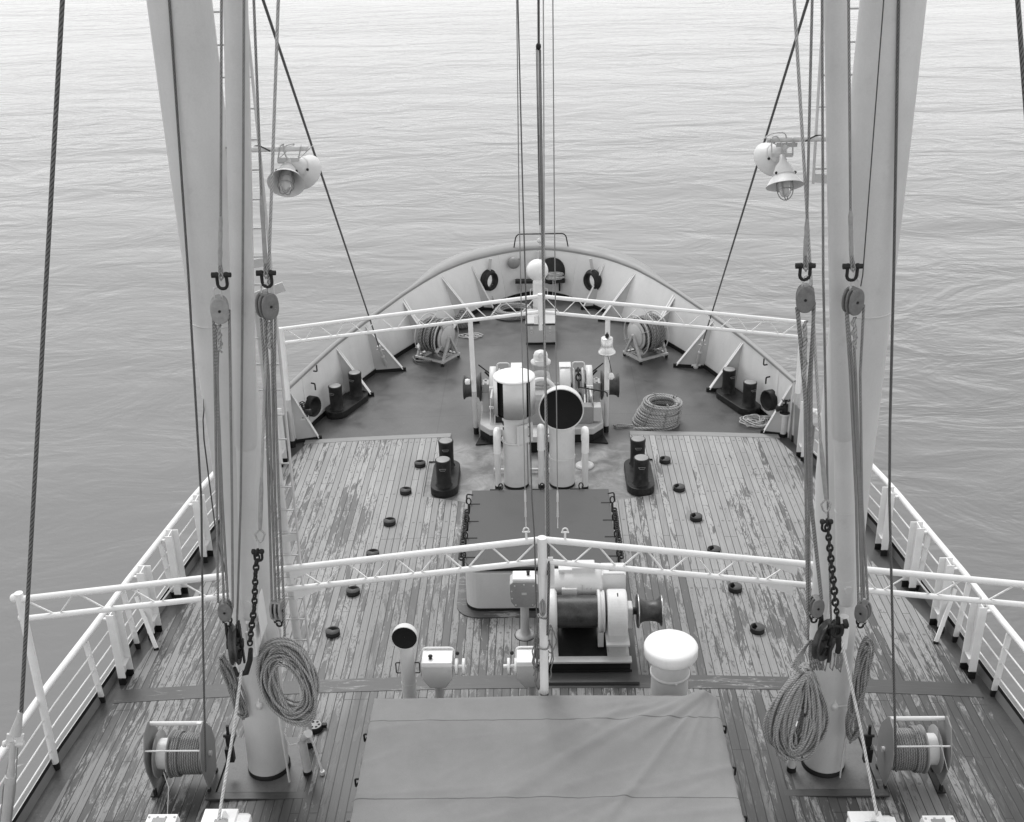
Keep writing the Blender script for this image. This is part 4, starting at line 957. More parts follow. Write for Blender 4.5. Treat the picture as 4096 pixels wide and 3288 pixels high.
wire('loose_wire', [(-4.56, 10.6, .35), V(675, 3150, 10.2), V(668, 3290, 9.9)], .006, 'lwire', 'thin loose wire trailing from the left wire reel')
wire('loose_wire', [(4.62, 10.6, .7), V(3790, 3080, 10.25), V(3850, 3170, 10.1)], .005, 'lwire', 'thin loose wire trailing from the right wire reel')
for s, c in ((-1, V(918, 2960, 10.95)), (1, V(3472, 2960, 10.95))):
    b = MB(); b.tube([c+Vector((0, 0, .22)), c+Vector((.01*s, 0, .05)), c+Vector((.03*s, 0, -.25))], .02, 8); b.box(c, (.08, .07, .14)); b.box(c+Vector((.02*s, 0, -.22)), (.1, .08, .2)); b.cyl(c+Vector((-.06, -.02, .08)), c+Vector((.06, -.02, .08)), .02, 8)
    tag(b.build('rigging_screw', 'iron', None, .005), 'black rigging screw lying between the %s mast and wire reel' % ('left' if s < 0 else 'right'), 'rigging screw')
# ---------------------------------------------------------------- white winches at the lower edge
def low_winch(x0, x1, y, big, label):
    p0, p1 = G(x0, y, 1.0), G(x1, y, 1.0); c = (p0+p1)/2; w_ = (p1-p0).length
    t = thing('winch_top' if big else 'control_box', label, 'winch' if big else 'control box', (c[0], c[1]-.3, dz(c[0])))
    b = MB(); b.box((c[0], c[1]-.3, .62), (w_*.94, .6, .76)); b.build('housing', 'offwhite', t, .05)
    b = MB()
    if big: b.box((c[0]-w_*.12, c[1]-.28, 1.015), (w_*.66, .56, .045)); b.box((c[0]+w_*.3, c[1]-.3, .99), (w_*.34, .5, .03)); b.lathe([(.001, 0), (.04, 0), (.01, .1), (.001, .1)], frame((c[0], c[1]-.12, 1.03), (0, 0, 1)), 10)
    else: b.box((c[0], c[1]-.3, 1.01), (w_*.86, .54, .03))
    b.build('lid', 'white', t, .01)
    b = MB()
    for k in range(4): b.sphere((c[0]+w_*(-.36+.24*k), c[1]-.08, 1.028 if not big else .985), .014, 6)
    b.build('bolt', 'grey', t)
    b = MB(); b.box((c[0]-w_*.05, c[1]-.13 if not big else c[1]-.2, 1.03 if not big else 1.045), (.14, .07, .012)); b.build('nameplate', 'mgrey', t)
low_winch(596, 731, 3282, False, 'small white control box at the lower left edge')
low_winch(818, 1016, 3264, True, 'white winch housing below the left mast')
low_winch(3376, 3574, 3274, True, 'white winch housing below the right mast')
low_winch(3668, 3811, 3288, False, 'small white control box at the lower right edge')
# ---------------------------------------------------------------- covered hatch
t = thing('covered_hatch', 'large hatch under a grey canvas cover with folds', 'hatch', (.02, 9, 0))
b = MB(); nx, ny = 170, 150; x0, x1, y0, y1 = -2.05, 2.07, 6.0, 11.16; fc = (2.05, 11.15)
rid = [(R(218), .9, .026, .055), (R(229), 2.0, .020, .05), (R(208), 2.6, .026, .07), (R(199), 1.6, .018, .06), (R(240), .9, .018, .05), (R(192), 1.1, .012, .05), (R(250), .8, .012, .05), (R(262), 1.2, .010, .06), (R(214), 3.4, .014, .12), (R(222), .5, .012, .025), (R(234), .7, .012, .03), (R(204), .8, .010, .03), (R(245), .5, .010, .03), (R(196), .6, .008, .03)]
random.seed(3); CRE = [(random.uniform(-1.9, 1.9), random.uniform(8.6, 11.0), random.uniform(.25, .8), random.uniform(.1, 1.0)+(0 if random.random() < .75 else 1.6), random.uniform(.006, .014)) for _ in range(26)]
vs = []
for j in range(ny+1):
    for i in range(nx+1):
        x = x0+(x1-x0)*i/nx; y = y0+(y1-y0)*j/ny; dx, dy = x-fc[0], y-fc[1]; r = math.hypot(dx, dy)+1e-6; a = math.atan2(dy, dx) % (2*pi)
        z = 1.0
        for (ra, ln, am, wd_) in rid:
            aa = ra+.10*math.sin(r*1.1+ra*3)*min(1, r); w2 = wd_*(1+.35*r)*.6
            z += 2.1*am*math.exp(-((a-aa)*max(r, .25)/(w2*1.1))**2)*math.exp(-(r/ln/1.1)**2)*min(1, r/.15)*1.1
        for (yy, am) in ((10.72, .004), (9.45, .008)): z += am*math.exp(-((y-yy)/.02)**2)
        for (xa, ya, xb, yb, am) in ((-2.0, 10.55, -1.2, 10.75, .008), (-2.0, 9.5, -.6, 9.62, .010), (-2.0, 10.0, -1.6, 10.25, .008), (2.06, 9.9, .4, 9.35, .012), (2.06, 9.3, .9, 9.15, .012)):
            vx, vy = xb-xa, yb-ya; tt = max(0, min(1, ((x-xa)*vx+(y-ya)*vy)/(vx*vx+vy*vy))); dd = math.hypot(x-xa-vx*tt, y-ya-vy*tt); z += 1.8*am*math.exp(-(dd/.05)**2)*(1-.6*tt)
        for (xa, ya, ln_, an_, am_) in CRE:
            u_ = (x-xa)*math.cos(an_)+(y-ya)*math.sin(an_); v_ = -(x-xa)*math.sin(an_)+(y-ya)*math.cos(an_)+.05*u_*u_
            if abs(u_) < ln_*1.6 and abs(v_) < .14: z += am_*math.exp(-(v_/.04)**2)*math.exp(-(u_/ln_)**2)
        e = min(x-x0, x1-x, y1-y); z -= .012*math.exp(-e/.012)
        z += .004*math.sin(x*2.1+y*1.3)+.003*math.sin(y*4.1-x*1.7)
        vs.append((x, y+.012*math.sin(x*1.5+.6) if y1-y < 1e-6 else y, z))
f = [(j*(nx+1)+i, j*(nx+1)+i+1, (j+1)*(nx+1)+i+1, (j+1)*(nx+1)+i) for j in range(ny) for i in range(nx)]
b.add(vs, f, None, True)
def skirt(idx, dx, dy):
    pts = [Vector(vs[k]) for k in idx]; q = []
    for n_, p in enumerate(pts):
        wv = .012*math.sin(n_*.9)+.01*math.sin(n_*.33); q += [p, p+Vector((dx*(.012+wv), dy*(.012+wv), -.03)), p+Vector((dx*(.02+wv*1.6), dy*(.02+wv*1.6), -.36+.01*math.sin(n_*.2)))]
    b.add(q, [(3*k+a, 3*k+3+a, 3*k+4+a, 3*k+1+a) for k in range(len(pts)-1) for a in (0, 1)], None, True)
skirt([j*(nx+1) for j in range(ny+1)], -1, 0); skirt([j*(nx+1)+nx for j in range(ny, -1, -1)], 1, 0); skirt([ny*(nx+1)+i for i in range(nx+1)], 0, 1)
b.build('canvas_cover', 'tarp', t)
b = MB(); b.box((.01, 8.55, .42), (4.0, 5.1, .86)); b.build('coaming', 'lidgrey', t, .03)
for s in (-1, 1):
    for y in (8.6, 9.35, 10.0, 10.75) if s < 0 else (8.6, 9.4, 10.15, 10.85):
        b = MB(); c = Vector((s*2.12+.01, y, .72)); b.tube(fillet([c+Vector((-s*.03, 0, .06)), c+Vector((s*.035, .02, .04)), c+Vector((s*.035, .02, -.07)), c], .02), .012, 6); b.build('toggle', 'iron', t)
# ---------------------------------------------------------------- small cowl, controllers, mushroom vent, pedestal
def cowl(t, c, r, h, mr, mat, mouth_dir, neck=None, handles=True, tiltz=.0):
    """column at c with radius r; mouth ring radius mr at height h facing mouth_dir"""
    c = Vector(c); md = Vector(mouth_dir).normalized(); hb = Vector((md[0], md[1], 0)).normalized()
    zc = h; start = zc-mr*1.3
    b = MB(); b.tube([c+Vector((0, 0, .05)), c+Vector((0, 0, start))], r, 28); b.tube([c+Vector((0, 0, start*.5)), c+Vector((0, 0, start*.5+.03))], r*1.04, 28); b.build('column', mat, t)
    # head: a deep round bowl lying on its side, flaring out of the column
    mc = c+hb*(r*1.12+.012)+Vector((0, 0, zc)); T = frame(mc, md)
    b = MB(); b.lathe([(mr*1.0, .0), (mr*.995, -mr*.25)]+[(mr*math.cos(a), -mr*.3-mr*.95*math.sin(a)) for a in [i*pi/24 for i in range(1, 12)]]+[(.001, -mr*1.25)], T, 44)
    b.tube([c+Vector((0, 0, zc-mr*1.75)), c+Vector((0, 0, zc-mr*1.1)), c-hb*(mr-r)*.15+Vector((0, 0, zc-mr*.9)), c-hb*(mr-r)*.3+Vector((0, 0, zc-mr*.72))], [r, r, r*.97, r*.8], 32)
    b.lathe([(mr, -.01), (mr*1.025, .0), (mr*1.025, .012), (mr*.99, .014), (mr*.97, 0)], T, 44); b.build('bell', mat, t)
    b = MB(); b.lathe([(mr*.985, -.004), (mr*.96, -r*.08), (.001, -r*.1-.005)], T, 36); b.build('mouth', 'void', t)
    if handles:
        for s in (-1, 1):
            b = MB(); q = c+Vector((s*r, 0, start*.78)); b.tube(fillet([q, q+Vector((s*.06, 0, 0)), q+Vector((s*.06, 0, -.16)), q+Vector((0, 0, -.16))], .02), .008, 6); b.build('handle', 'black', t)
    return mc
p = V(1620, 2600, 11.85); t = thing('cowl_vent', 'small white cowl ventilator with dark mouth standing left beyond the canvas', 'ventilator', (p[0], 11.85, 0))
cowl(t, (p[0]+.005, 11.95, 0), .092, 1.37, .162, 'offwhite', (-.0, -1, .06))
def controller(px, label, side):
    c = V(px, 2680, 11.8); c = Vector((c[0], 11.8, 0)); t = thing('deck_controller', label, 'controller', c, 0, 'winch controllers beyond the canvas hatch')
    b = MB(); b.lathe([(.1, 0), (.1, .05), (.055, .08), (.055, .74)], frame(c, (0, 0, 1)), 20); b.build('pedestal', 'grey', t)
    T = Matrix.Translation(c) @ Matrix(((1, 0, 0, 0), (0, 0, -1, 0), (0, 1, 0, 0), (0, 0, 0, 1)))
    b = MB(); b.prism([(-.1, .72), (.1, .72), (.19, .86), (.19, 1.06), (-.19, 1.06), (-.19, .86)], -.14, .14, T); b.build('body', 'grey', t, .015)
    b = MB(); b.box(c+Vector((0, 0, 1.085)), (.38, .28, .06)); b.tube(fillet([c+Vector((-.2, .12, 1.0)), c+Vector((-.2, .14, 1.14)), c+Vector((.2, .14, 1.14)), c+Vector((.2, .12, 1.0))], .06), .014, 8); b.build('lid', 'white', t, .02)
    b = MB(); b.cyl(c+Vector((-.08*side, -.05, 1.1)), c+Vector((-.08*side, -.05, 1.15)), .022); b.sphere(c+Vector((-.08*side, -.05, 1.155)), .03, 6, (1, 1, .6)); b.sphere(c+Vector((side*.25, .06, 1.11)), .026, 8); b.build('knob', 'iron', t)
    b = MB(); b.cyl(c+Vector((side*.19, 0, .95)), c+Vector((side*.36, 0, .95)), .025)
    for x in (.22, .31): b.lathe([(.04, 0), (.105, 0), (.105, .035), (.04, .035)], frame(c+Vector((side*x, 0, .95)), (1, 0, 0)), 24)
    b.build('handwheel', 'white', t)
controller(1752, 'rounded grey controller with a white handwheel between the small cowl and the pole', 1)
controller(2128, 'rounded grey controller half hidden by ropes at the foot of the centre pole', -1)
c = V(2684, 2586, 11.85); c = Vector((c[0], 11.85, 0)); t = thing('mushroom_vent', 'white mushroom ventilator with broad round cap right beyond the canvas', 'ventilator', c)
b = MB(); b.lathe([(.235, 0), (.235, 1.12)], frame(c, (0, 0, 1)), 36); b.lathe([(.238, .78), (.252, .79), (.252, .82), (.238, .83)], frame(c, (0, 0, 1)), 36); b.sphere(c+Vector((.05, -.25, .80)), .018, 6); b.build('trunk', 'offwhite', t)
b = MB(); b.lathe([(.2, 1.10), (.32, 1.07), (.335, 1.09), (.338, 1.20), (.325, 1.225), (.29, 1.24), (.001, 1.255)], frame(c, (0, 0, 1)), 48); b.build('cap', 'white', t)
c = Vector((-.255, 13.72, WZ)); t = thing('control_pedestal', 'tall grey control pedestal with flat bolted face left of the centre pole', 'control pedestal', c)
b = MB(); b.lathe([(.14, 0), (.14, .02), (.10, .035), (.075, .06), (.064, .12), (.06, .62)], frame(c, (0, 0, 1)), 28); b.build('column', 'grey', t)
b = MB(); b.lathe([(.155, -.02), (.155, .0), (.14, .001)], frame(c, (0, 0, 1)), 28); b.build('base_gasket', 'black', t)
T = Matrix.Translation(c) @ Matrix(((1, 0, 0, 0), (0, 0, -1, 0), (0, 1, 0, 0), (0, 0, 0, 1)))
b = MB(); poly = [(-.13, .57), (.13, .57), (.19, .66), (.205, .8), (.2, .95), (.15, .99), (-.15, .99), (-.2, .95), (-.205, .8), (-.19, .66)]
b.prism(poly, -.12, .12, T); b.build('housing', 'grey', t, .012)
b = MB(); b.prism([(x*.98, .78+(y-.78)*.98) for x, y in poly], .122, .130, T); b.build('face_plate', 'mgrey', t, .003)
b = MB(); b.box(c+Vector((0, .0, 1.01)), (.32, .22, .04)); b.build('lid', 'white', t, .012)
b = MB()
for x, z in ((-.13, .93), (0, .95), (.13, .93), (-.175, .84), (.175, .84), (-.17, .72), (.17, .72), (-.12, .61), (.12, .61)): b.sphere(T @ Vector((x, z, .133)), .012, 6)
b.build('bolt', 'grey', t)
b = MB(); b.box(T @ Vector((0, .80, .134)), (.07, .006, .035)); b.build('nameplate', 'grey', t)
b = MB(); b.cyl(c+Vector((.06, 0, 1.02)), c+Vector((.06, 0, 1.07)), .022); b.sphere(c+Vector((.06, 0, 1.08)), .028, 6, (1, 1, .6)); b.build('switch', 'iron', t)
# ---------------------------------------------------------------- cargo winch
c = Vector((.0, 13.3, 0)); t = thing('cargo_winch', 'pale grey electric winch with dark drum right of the centre pole', 'winch', (.6, 13.3, 0))
b = MB(); b.box((.62, 13.35, .055), (1.36, 1.55, .05)); b.build('bed_plate', 'lidgrey', t, .006)
b = MB(); b.box((.62, 12.82, .17), (1.14, .06, .18)); b.box((.62, 13.9, .17), (1.14, .06, .18)); b.box((.08, 13.35, .17), (.06, 1.0, .18)); b.box((1.16, 13.35, .17), (.06, 1.0, .18)); b.box((.62, 12.785, .11), (1.18, .03, .03)); b.build('channel_frame', 'black', t, .004)
b = MB(); b.box((.62, 12.80, .28), (1.17, .13, .03)); b.box((.62, 13.88, .28), (1.17, .13, .03)); b.box((.12, 13.35, .28), (.18, .96, .028)); b.box((1.03, 13.35, .28), (.3, .96, .028)); b.build('frame_top', 'grey', t, .005)
b = MB(); b.box((.55, 13.3, .22), (.68, 1.0, .02)); b.build('drip_tray', 'iron', t)
Xr = Matrix.Rotation(R(90), 4, 'Y')
def xl(prof, x, y, z, m, n=36): m.lathe(prof, Matrix.Translation((x, y, z)) @ Xr, n)
b = MB(); xl([(.001, 0), (.30, 0), (.315, .015), (.315, .10), (.27, .13), (.08, .13), (.001, .13)], .07, 13.28, .74, b); b.box((.13, 13.28, .42), (.12, .42, .28)); b.build('end_housing', 'offwhite', t, .008)
b = MB(); xl([(.225, 0), (.225, .56)], .2, 13.28, .74, b); b.build('drum', 'steel', t)
b = MB(); xl([(.001, 0), (.29, 0), (.30, .01), (.30, .035), (.27, .05), (.27, .07), (.29, .08), (.285, .10), (.001, .11)], .755, 13.28, .74, b); b.box((.8, 13.28, .40), (.08, .4, .24)); b.build('drum_flange', 'offwhite', t, .006)
b = MB(); T = Matrix.Translation((.885, 13.2, 0)) @ Matrix(((0, 0, 1, 0), (1, 0, 0, 0), (0, 1, 0, 0), (0, 0, 0, 1)))
pg = [(-.30, .46), (-.33, .62)]+[(.02+.34*math.cos(a), .72+.36*math.sin(a)) for a in [pi-.0-i*pi/28 for i in range(1, 28)]]+[(.42, .62), (.42, .46)]
b.prism(pg, 0, .27, T); b.build('gear_case', 'offwhite', t, .03)
b = MB(); b.prism([(-.37, .47), (.45, .47), (.45, .505), (-.37, .505)], -.025, .295, T); b.build('case_flange', 'offwhite', t, .006)
b = MB(); b.prism([(-.28, .27), (.4, .27), (.38, .47), (-.26, .47)], .01, .26, T); b.build('gear_base', 'grey', t, .015)
b = MB(); b.tube(arc((1.02, 13.1, 1.12), .025, 0, pi, 8, (0, 1, 0)), .009, 6); b.build('lifting_eye', 'iron', t)
b = MB(); b.box((1.0, 13.75, .92), (.34, .32, .42)); b.box((1.0, 13.72, 1.14), (.3, .26, .03)); b.build('brake_case', 'offwhite', t, .02)
b = MB(); b.box((1.0, 13.7, 1.162), (.13, .09, .01)); b.build('nameplate', 'mgrey', t)
b = MB(); b.box((1.19, 13.25, .7), (.1, .2, .34)); b.build('bearing', 'offwhite', t, .02)
b = MB(); xl([(.05, 0), (.05, .1), (.22, .1), (.235, .11), (.235, .125), (.17, .15), (.145, .2), (.14, .28), (.15, .36), (.175, .41), (.215, .43), (.215, .445), (.05, .45), (.001, .45)], 1.2, 13.28, .74, b); b.build('warping_head', 'steel', t)
b = MB(); xl([(.236, .112), (.240, .118), (.236, .124)], 1.2, 13.28, .74, b); xl([(.216, .432), (.22, .438), (.216, .445)], 1.2, 13.28, .74, b); b.build('head_rim', 'chrome', t)
b = MB(); xl([(.001, 0), (.16, 0), (.19, .02), (.19, .28), (.225, .3), (.225, .8), (.2, .82), (.12, .85), (.001, .86)], .02, 13.72, .93, b); b.box((.5, 13.72, .55), (.5, .3, .5)); b.build('motor', 'offwhite', t)
for q_, d_ in (((.58, 13.74, 1.17), (.32, .22, .1)), ((.33, 13.72, 1.16), (.2, .16, .05)), ((.38, 13.50, .92), (.22, .06, .12))): MB().box(q_, d_).build('terminal_box', 'offwhite', t, .012)
b = MB()
for x, z in ((.62, .97), (.68, .97), (.62, .83), (.68, .83)): b.sphere((x, 13.5, z), .014, 6)
b.tube([(.56, 13.5, 1.03), (.56, 13.47, .93), (.56, 13.5, .86)], .008, 6); b.build('bolt', 'grey', t)
b = MB(); b.cyl((.72, 13.42, .82), (.72, 13.38, .9), .012, 6); b.box((.72, 13.38, .86), (.07, .02, .02)); b.build('valve', 'iron', t)
# ---------------------------------------------------------------- central hatch with steel lid
t = thing('trunk_hatch', 'raised steel hatch with dark grey lid in the middle of the deck', 'hatch', (-.01, 15.5, 0))
def rrect(x0, x1, y0, y1, r, n=6):
    P = []
    for cx, cy, a in ((x1-r, y1-r, 0), (x0+r, y1-r, pi/2), (x0+r, y0+r, pi), (x1-r, y0+r, 1.5*pi)):
        P += [(cx+r*math.cos(a+pi/2*i/n), cy+r*math.sin(a+pi/2*i/n)) for i in range(n+1)]
    return P
b = MB(); b.prism(rrect(-1.14, 1.12, 14.32, 16.62, .22), .08, .70); b.build('coaming', 'mast', t, .006)
b = MB(); b.prism(rrect(-1.145, 1.125, 14.31, 16.63, .22), 0, .08); b.build('base_band', 'black', t)
b = MB(); b.prism(rrect(-1.10, 1.08, 14.38, 16.6, .2), .70, .765); b.build('gasket_gap', 'black', t)
b = MB(); b.prism([(1.115, 16.66), (-1.135, 16.66)]+rrect(-1.135, 1.115, 14.33, 16.66, .2)[14:], .765, .80); b.build('lid', 'lidgrey', t, .006)
b = MB(); b.prism(rrect(-1.29, 1.27, 14.15, 16.75, .34), .0, .042); b.build('wooden_sill', 'board', t)
def dog(c, s, ang=0):
    c = Vector(c); b = MB(); b.tube([c+Vector((.035*math.cos(u*pi/5), 0, .055+.06*math.sin(u*pi/5))) for u in range(10)], .011, 6, True)
    b.tube([c+Vector((0, 0, -.02)), c+Vector((0, -.05, -.06)), c+Vector((0, -.12, -.1))], .02, 6); b.box(c+Vector((s*-.09, 0, -.0)), (.18, .02, .015)); b.build('dog_clamp', 'iron', t)
for s in (-1, 1):
    for y in (14.6, 15.15, 15.65, 16.2): dog((s*1.155-.01, y, .80), s)
    b = MB(); ch = [Vector((s*1.19-.01, y_, .74-.05*math.sin(y_*9))) for y_ in (14.6, 15.15, 15.65, 16.2)]
    for a, c in zip(ch, ch[1:]): link_chain(b, a, c, 7)
    b.build('chain', 'iron', t)
    b = MB(); c = Vector((s*1.1-.01, 16.5, .8)); b.tube(fillet([c, c+Vector((s*.1, 0, .02)), c+Vector((s*.12, 0, -.15))], .03), .012, 6); b.build('bracket', 'iron', t)
for x in (-.66, .02, .66): dog((x, 16.67, .80), 1)
b = MB(); b.tube(arc((.6, 14.33, .80), .04, 0, pi, 8), .01, 6); b.tube(fillet([(-.45, 14.3, .62), (-.45, 14.24, .62), (-.25, 14.24, .62), (-.25, 14.3, .62)], .03), .009, 6); b.build('handle', 'iron', t)
# ---------------------------------------------------------------- forward ventilators
c = Vector((-.44, 18.32, 0)); t = thing('drum_vent', 'tall white ventilator with a broad slotted drum head left of centre', 'ventilator', c)
Z = frame(c, (0, 0, 1))
b = MB(); b.lathe([(.222, .04), (.222, .9)], Z, 36); b.lathe([(.223, .9), (.25, .9), (.255, .915), (.25, .93), (.226, .93)], Z, 36); b.lathe([(.226, .93), (.226, 1.5)], Z, 36); b.build('trunk', 'offwhite', t)
b = MB(); b.lathe([(.226, 0), (.224, .05)], Z, 36); b.build('foot', 'black', t)
b = MB()
for k in range(20): a = 2*pi*k/20; b.sphere(c+Vector((.243*math.cos(a), .243*math.sin(a), .932)), .008, 5)
b.build('bolt_circle', 'grey', t)
b = MB(); b.lathe([(.31, 1.46), (.31, 2.1)], Z, 30); b.lathe([(.22, 1.43), (.33, 1.45)], Z, 30); b.build('inner_core', 'void', t)
b = MB()
def panel(a0, a1): b.lathe([(.35, 1.47), (.363, 1.45), (.363, 2.12), (.35, 2.12)], Z, 14, a0, a1)
panel(R(-90-31), R(-90+36)); panel(R(-90+50), R(-90+104)); panel(R(-90-104), R(-90-53)); panel(R(32), R(122)) ; panel(R(135), R(155))
b.build('drum_panel', 'offwhite', t)
b = MB(); b.lathe([(.001, 2.165), (.3, 2.155), (.362, 2.14), (.366, 2.12), (.35, 2.115)], Z, 44); b.build('cap', 'white', t)
b = MB(); T = frame(c+Vector((.17, -.19, 1.12)), (.55, -.83, 0), (.83, .55, 0)); b.box((0, 0, .02), (.30, .36, .03), T); b.box((-.16, 0, .03), (.03, .38, .03), T); o = b.build('inspection_door', 'offwhite', t, .005)
b = MB(); b.tube(fillet([T @ Vector((.06, .12, .03)), T @ Vector((.06, .12, .07)), T @ Vector((.06, -.06, .07)), T @ Vector((.06, -.06, .03))], .03), .009, 6); b.build('handle', 'black', o)
b = MB(); b.box((-.0, .13, .038), (.06, .05, .004), T); b.build('plate', 'white', o)
b = MB()
for zz, hh in ((1.27, .08), (1.17, .05)):
    for k in range(3 if hh > .06 else 2):
        a = R(-90-62-6*k); q = c+Vector((.228*math.cos(a), .228*math.sin(a), zz)); b.beam(q-Vector((0, 0, hh/2)), q+Vector((0, 0, hh/2)), .014, .006, (math.cos(a), math.sin(a), 0))
b.build('stencil_mark', 'black', t)
b = MB(); b.beam(c+Vector((.24, -.06, .02)), c+Vector((.24, -.06, .82)), .02, .03); b.box(c+Vector((.23, -.03, .5)), (.02, .12, .9)); b.build('side_bar', 'offwhite', t)
c = Vector((.385, 18.32, 0)); t = thing('cowl_vent', 'large white cowl ventilator with wide dark mouth facing aft near the windlass', 'ventilator', c)
cowl(t, c, .228, 1.6, .383, 'offwhite', (-.06, -1, .03), None, False)
b = MB(); b.lathe([(.229, .56), (.235, .57), (.229, .58)], frame(c, (0, 0, 1)), 36); b.build('joint_ring', 'iron', t)
b = MB(); b.lathe([(.232, 0), (.23, .05)], frame(c, (0, 0, 1)), 36); b.build('foot', 'black', t)
b = MB(); q = c+Vector((-.23, 0, 1.0)); b.tube(fillet([q, q+Vector((-.07, 0, 0)), q+Vector((-.07, 0, -.2)), q+Vector((0, 0, -.2))], .02), .011, 6); b.build('handle', 'black', t)
for px, py, top, lab in ((1994, 1956, 1725, 'left of the drum ventilator'), (2166, 1950, 1713, 'between the two big ventilators'), (2340, 1958, 1722, 'right of the large cowl')):
    g = G(px, py); t = thing('gooseneck_vent', 'slim white gooseneck vent pipe %s' % lab, 'vent pipe', g, 0, 'gooseneck vent pipes before the windlass')
    h = V(px, top, g[1])[2]; b = MB(); b.tube([g+Vector((0, 0, .08)), g+Vector((0, 0, h-.2))], .056, 20); b.build('pipe', 'offwhite', t)
    b = MB(); b.tube(fillet([g+Vector((0, 0, h-.42)), g+Vector((0, 0, h-.04)), g+Vector((.0, .22, h-.06)), g+Vector((0, .24, h-.3))], .1, 6), .066, 20); b.build('hood', 'white', t)
    b = MB(); b.cyl(g, g+Vector((0, 0, .08)), .061, 20); b.build('foot', 'black', t)
t = thing('deck_pipe', 'low pale horizontal pipe running behind the ventilators', 'pipe', (0, 18.75, 0))
b = MB(); b.cyl((-.86, 18.75, .07), (.18, 18.75, .07), .028, 12); b.build('pipe', 'offwhite', t)
b = MB(); b.cyl((-.86, 18.75, .07), (-.8, 18.75, .07), .04, 12); b.lathe([(.001, 0), (.09, 0), (.08, .04), (.001, .06)], frame((.22, 18.75, .02), (0, 0, 1)), 16); b.build('flange', 'offwhite', t)
t = thing('pipe_stand', 'pale flanged pipe stand right behind the large cowl', 'pipe', (.92, 19.1, 0))
b = MB(); b.lathe([(.17, .0), (.17, .025), (.13, .04), (.07, .09), (.055, .2), (.055, .7)], frame((.82, 19.0, 0), (0, 0, 1)), 26); b.build('column', 'offwhite', t)
# ---------------------------------------------------------------- anchor windlass
t = thing('anchor_windlass', 'grey anchor windlass with drums at both ends on the bow deck', 'windlass', (.03, 20.9, 0)); ox = .03; Yw = 20.95; Zw = .78
pl = [(-1.0, 19.98), (1.0, 19.98), (1.2, 20.25), (1.2, 21.6), (-1.2, 21.6), (-1.2, 20.25)]
pl = [(x+ox, y) for x, y in pl]
b = MB(); b.prism(pl, .0, .16); b.build('base', 'black', t)
b = MB(); b.prism(pl, .16, .30); b.build('bed', 'grey', t, .02)
b = MB(); b.box((ox, 19.75, .32), (.9, .55, .12)); b.build('step', 'grey', t, .01)
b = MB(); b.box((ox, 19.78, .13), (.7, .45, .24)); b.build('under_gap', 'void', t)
for s in (-1, 1):
    b = MB(); b.prism([(ox+s*.9, 19.95), (ox+s*1.28, 19.9), (ox+s*1.2, 20.3)], 0.0, .02); b.build('base_foot', 'black', t)
b = MB(); T = Matrix.Translation((-.33+ox, 20.4, 0)) @ Matrix(((0, 0, 1, 0), (1, 0, 0, 0), (0, 1, 0, 0), (0, 0, 0, 1)))
b.prism([(-.42, .3)]+[(.05+.47*math.cos(a), .55+.42*math.sin(a)) for a in [pi-i*pi/12 for i in range(13)]]+[(.52, .3)], 0, .64, T); b.build('gear_casing', 'mgrey', t, .03)
b = MB(); b.lathe([(.001, 0), (.19, 0), (.2, .02), (.18, .12), (.17, .18)], frame((ox, 20.75, .95), (0, 0, 1)), 24); b.tube(arc((ox, 20.35, .9), .26, R(10), R(170), 12, (1, 0, 0), (0, .5, .85)), .045, 8); b.build('casing_collar', 'offwhite', t)
b = MB(); b.lathe([(.16, .9), (.16, 1.12), (.2, 1.12), (.2, 1.17), (.145, 1.18), (.145, 1.3), (.12, 1.36), (.06, 1.39), (.001, 1.395)], frame((ox, 21.3, 0), (0, 0, 1)), 26); b.lathe([(.05, 0), (.06, .01), (.05, .02)], frame((ox, 21.17, 1.33), (0, -.7, .7)), 12)
b.box((ox, 21.13, 1.2), (.22, .06, .07)); b.build('motor', 'offwhite', t)
def wx(prof, x, m, n=36, s=1): m.lathe(prof, Matrix.Translation((ox+x, Yw, Zw)) @ Matrix.Rotation(R(90*s), 4, 'Y'), n)
b = MB(); b.cyl((ox-1.2, Yw, Zw), (ox+1.2, Yw, Zw), .06, 16); b.build('shaft', 'mgrey', t)
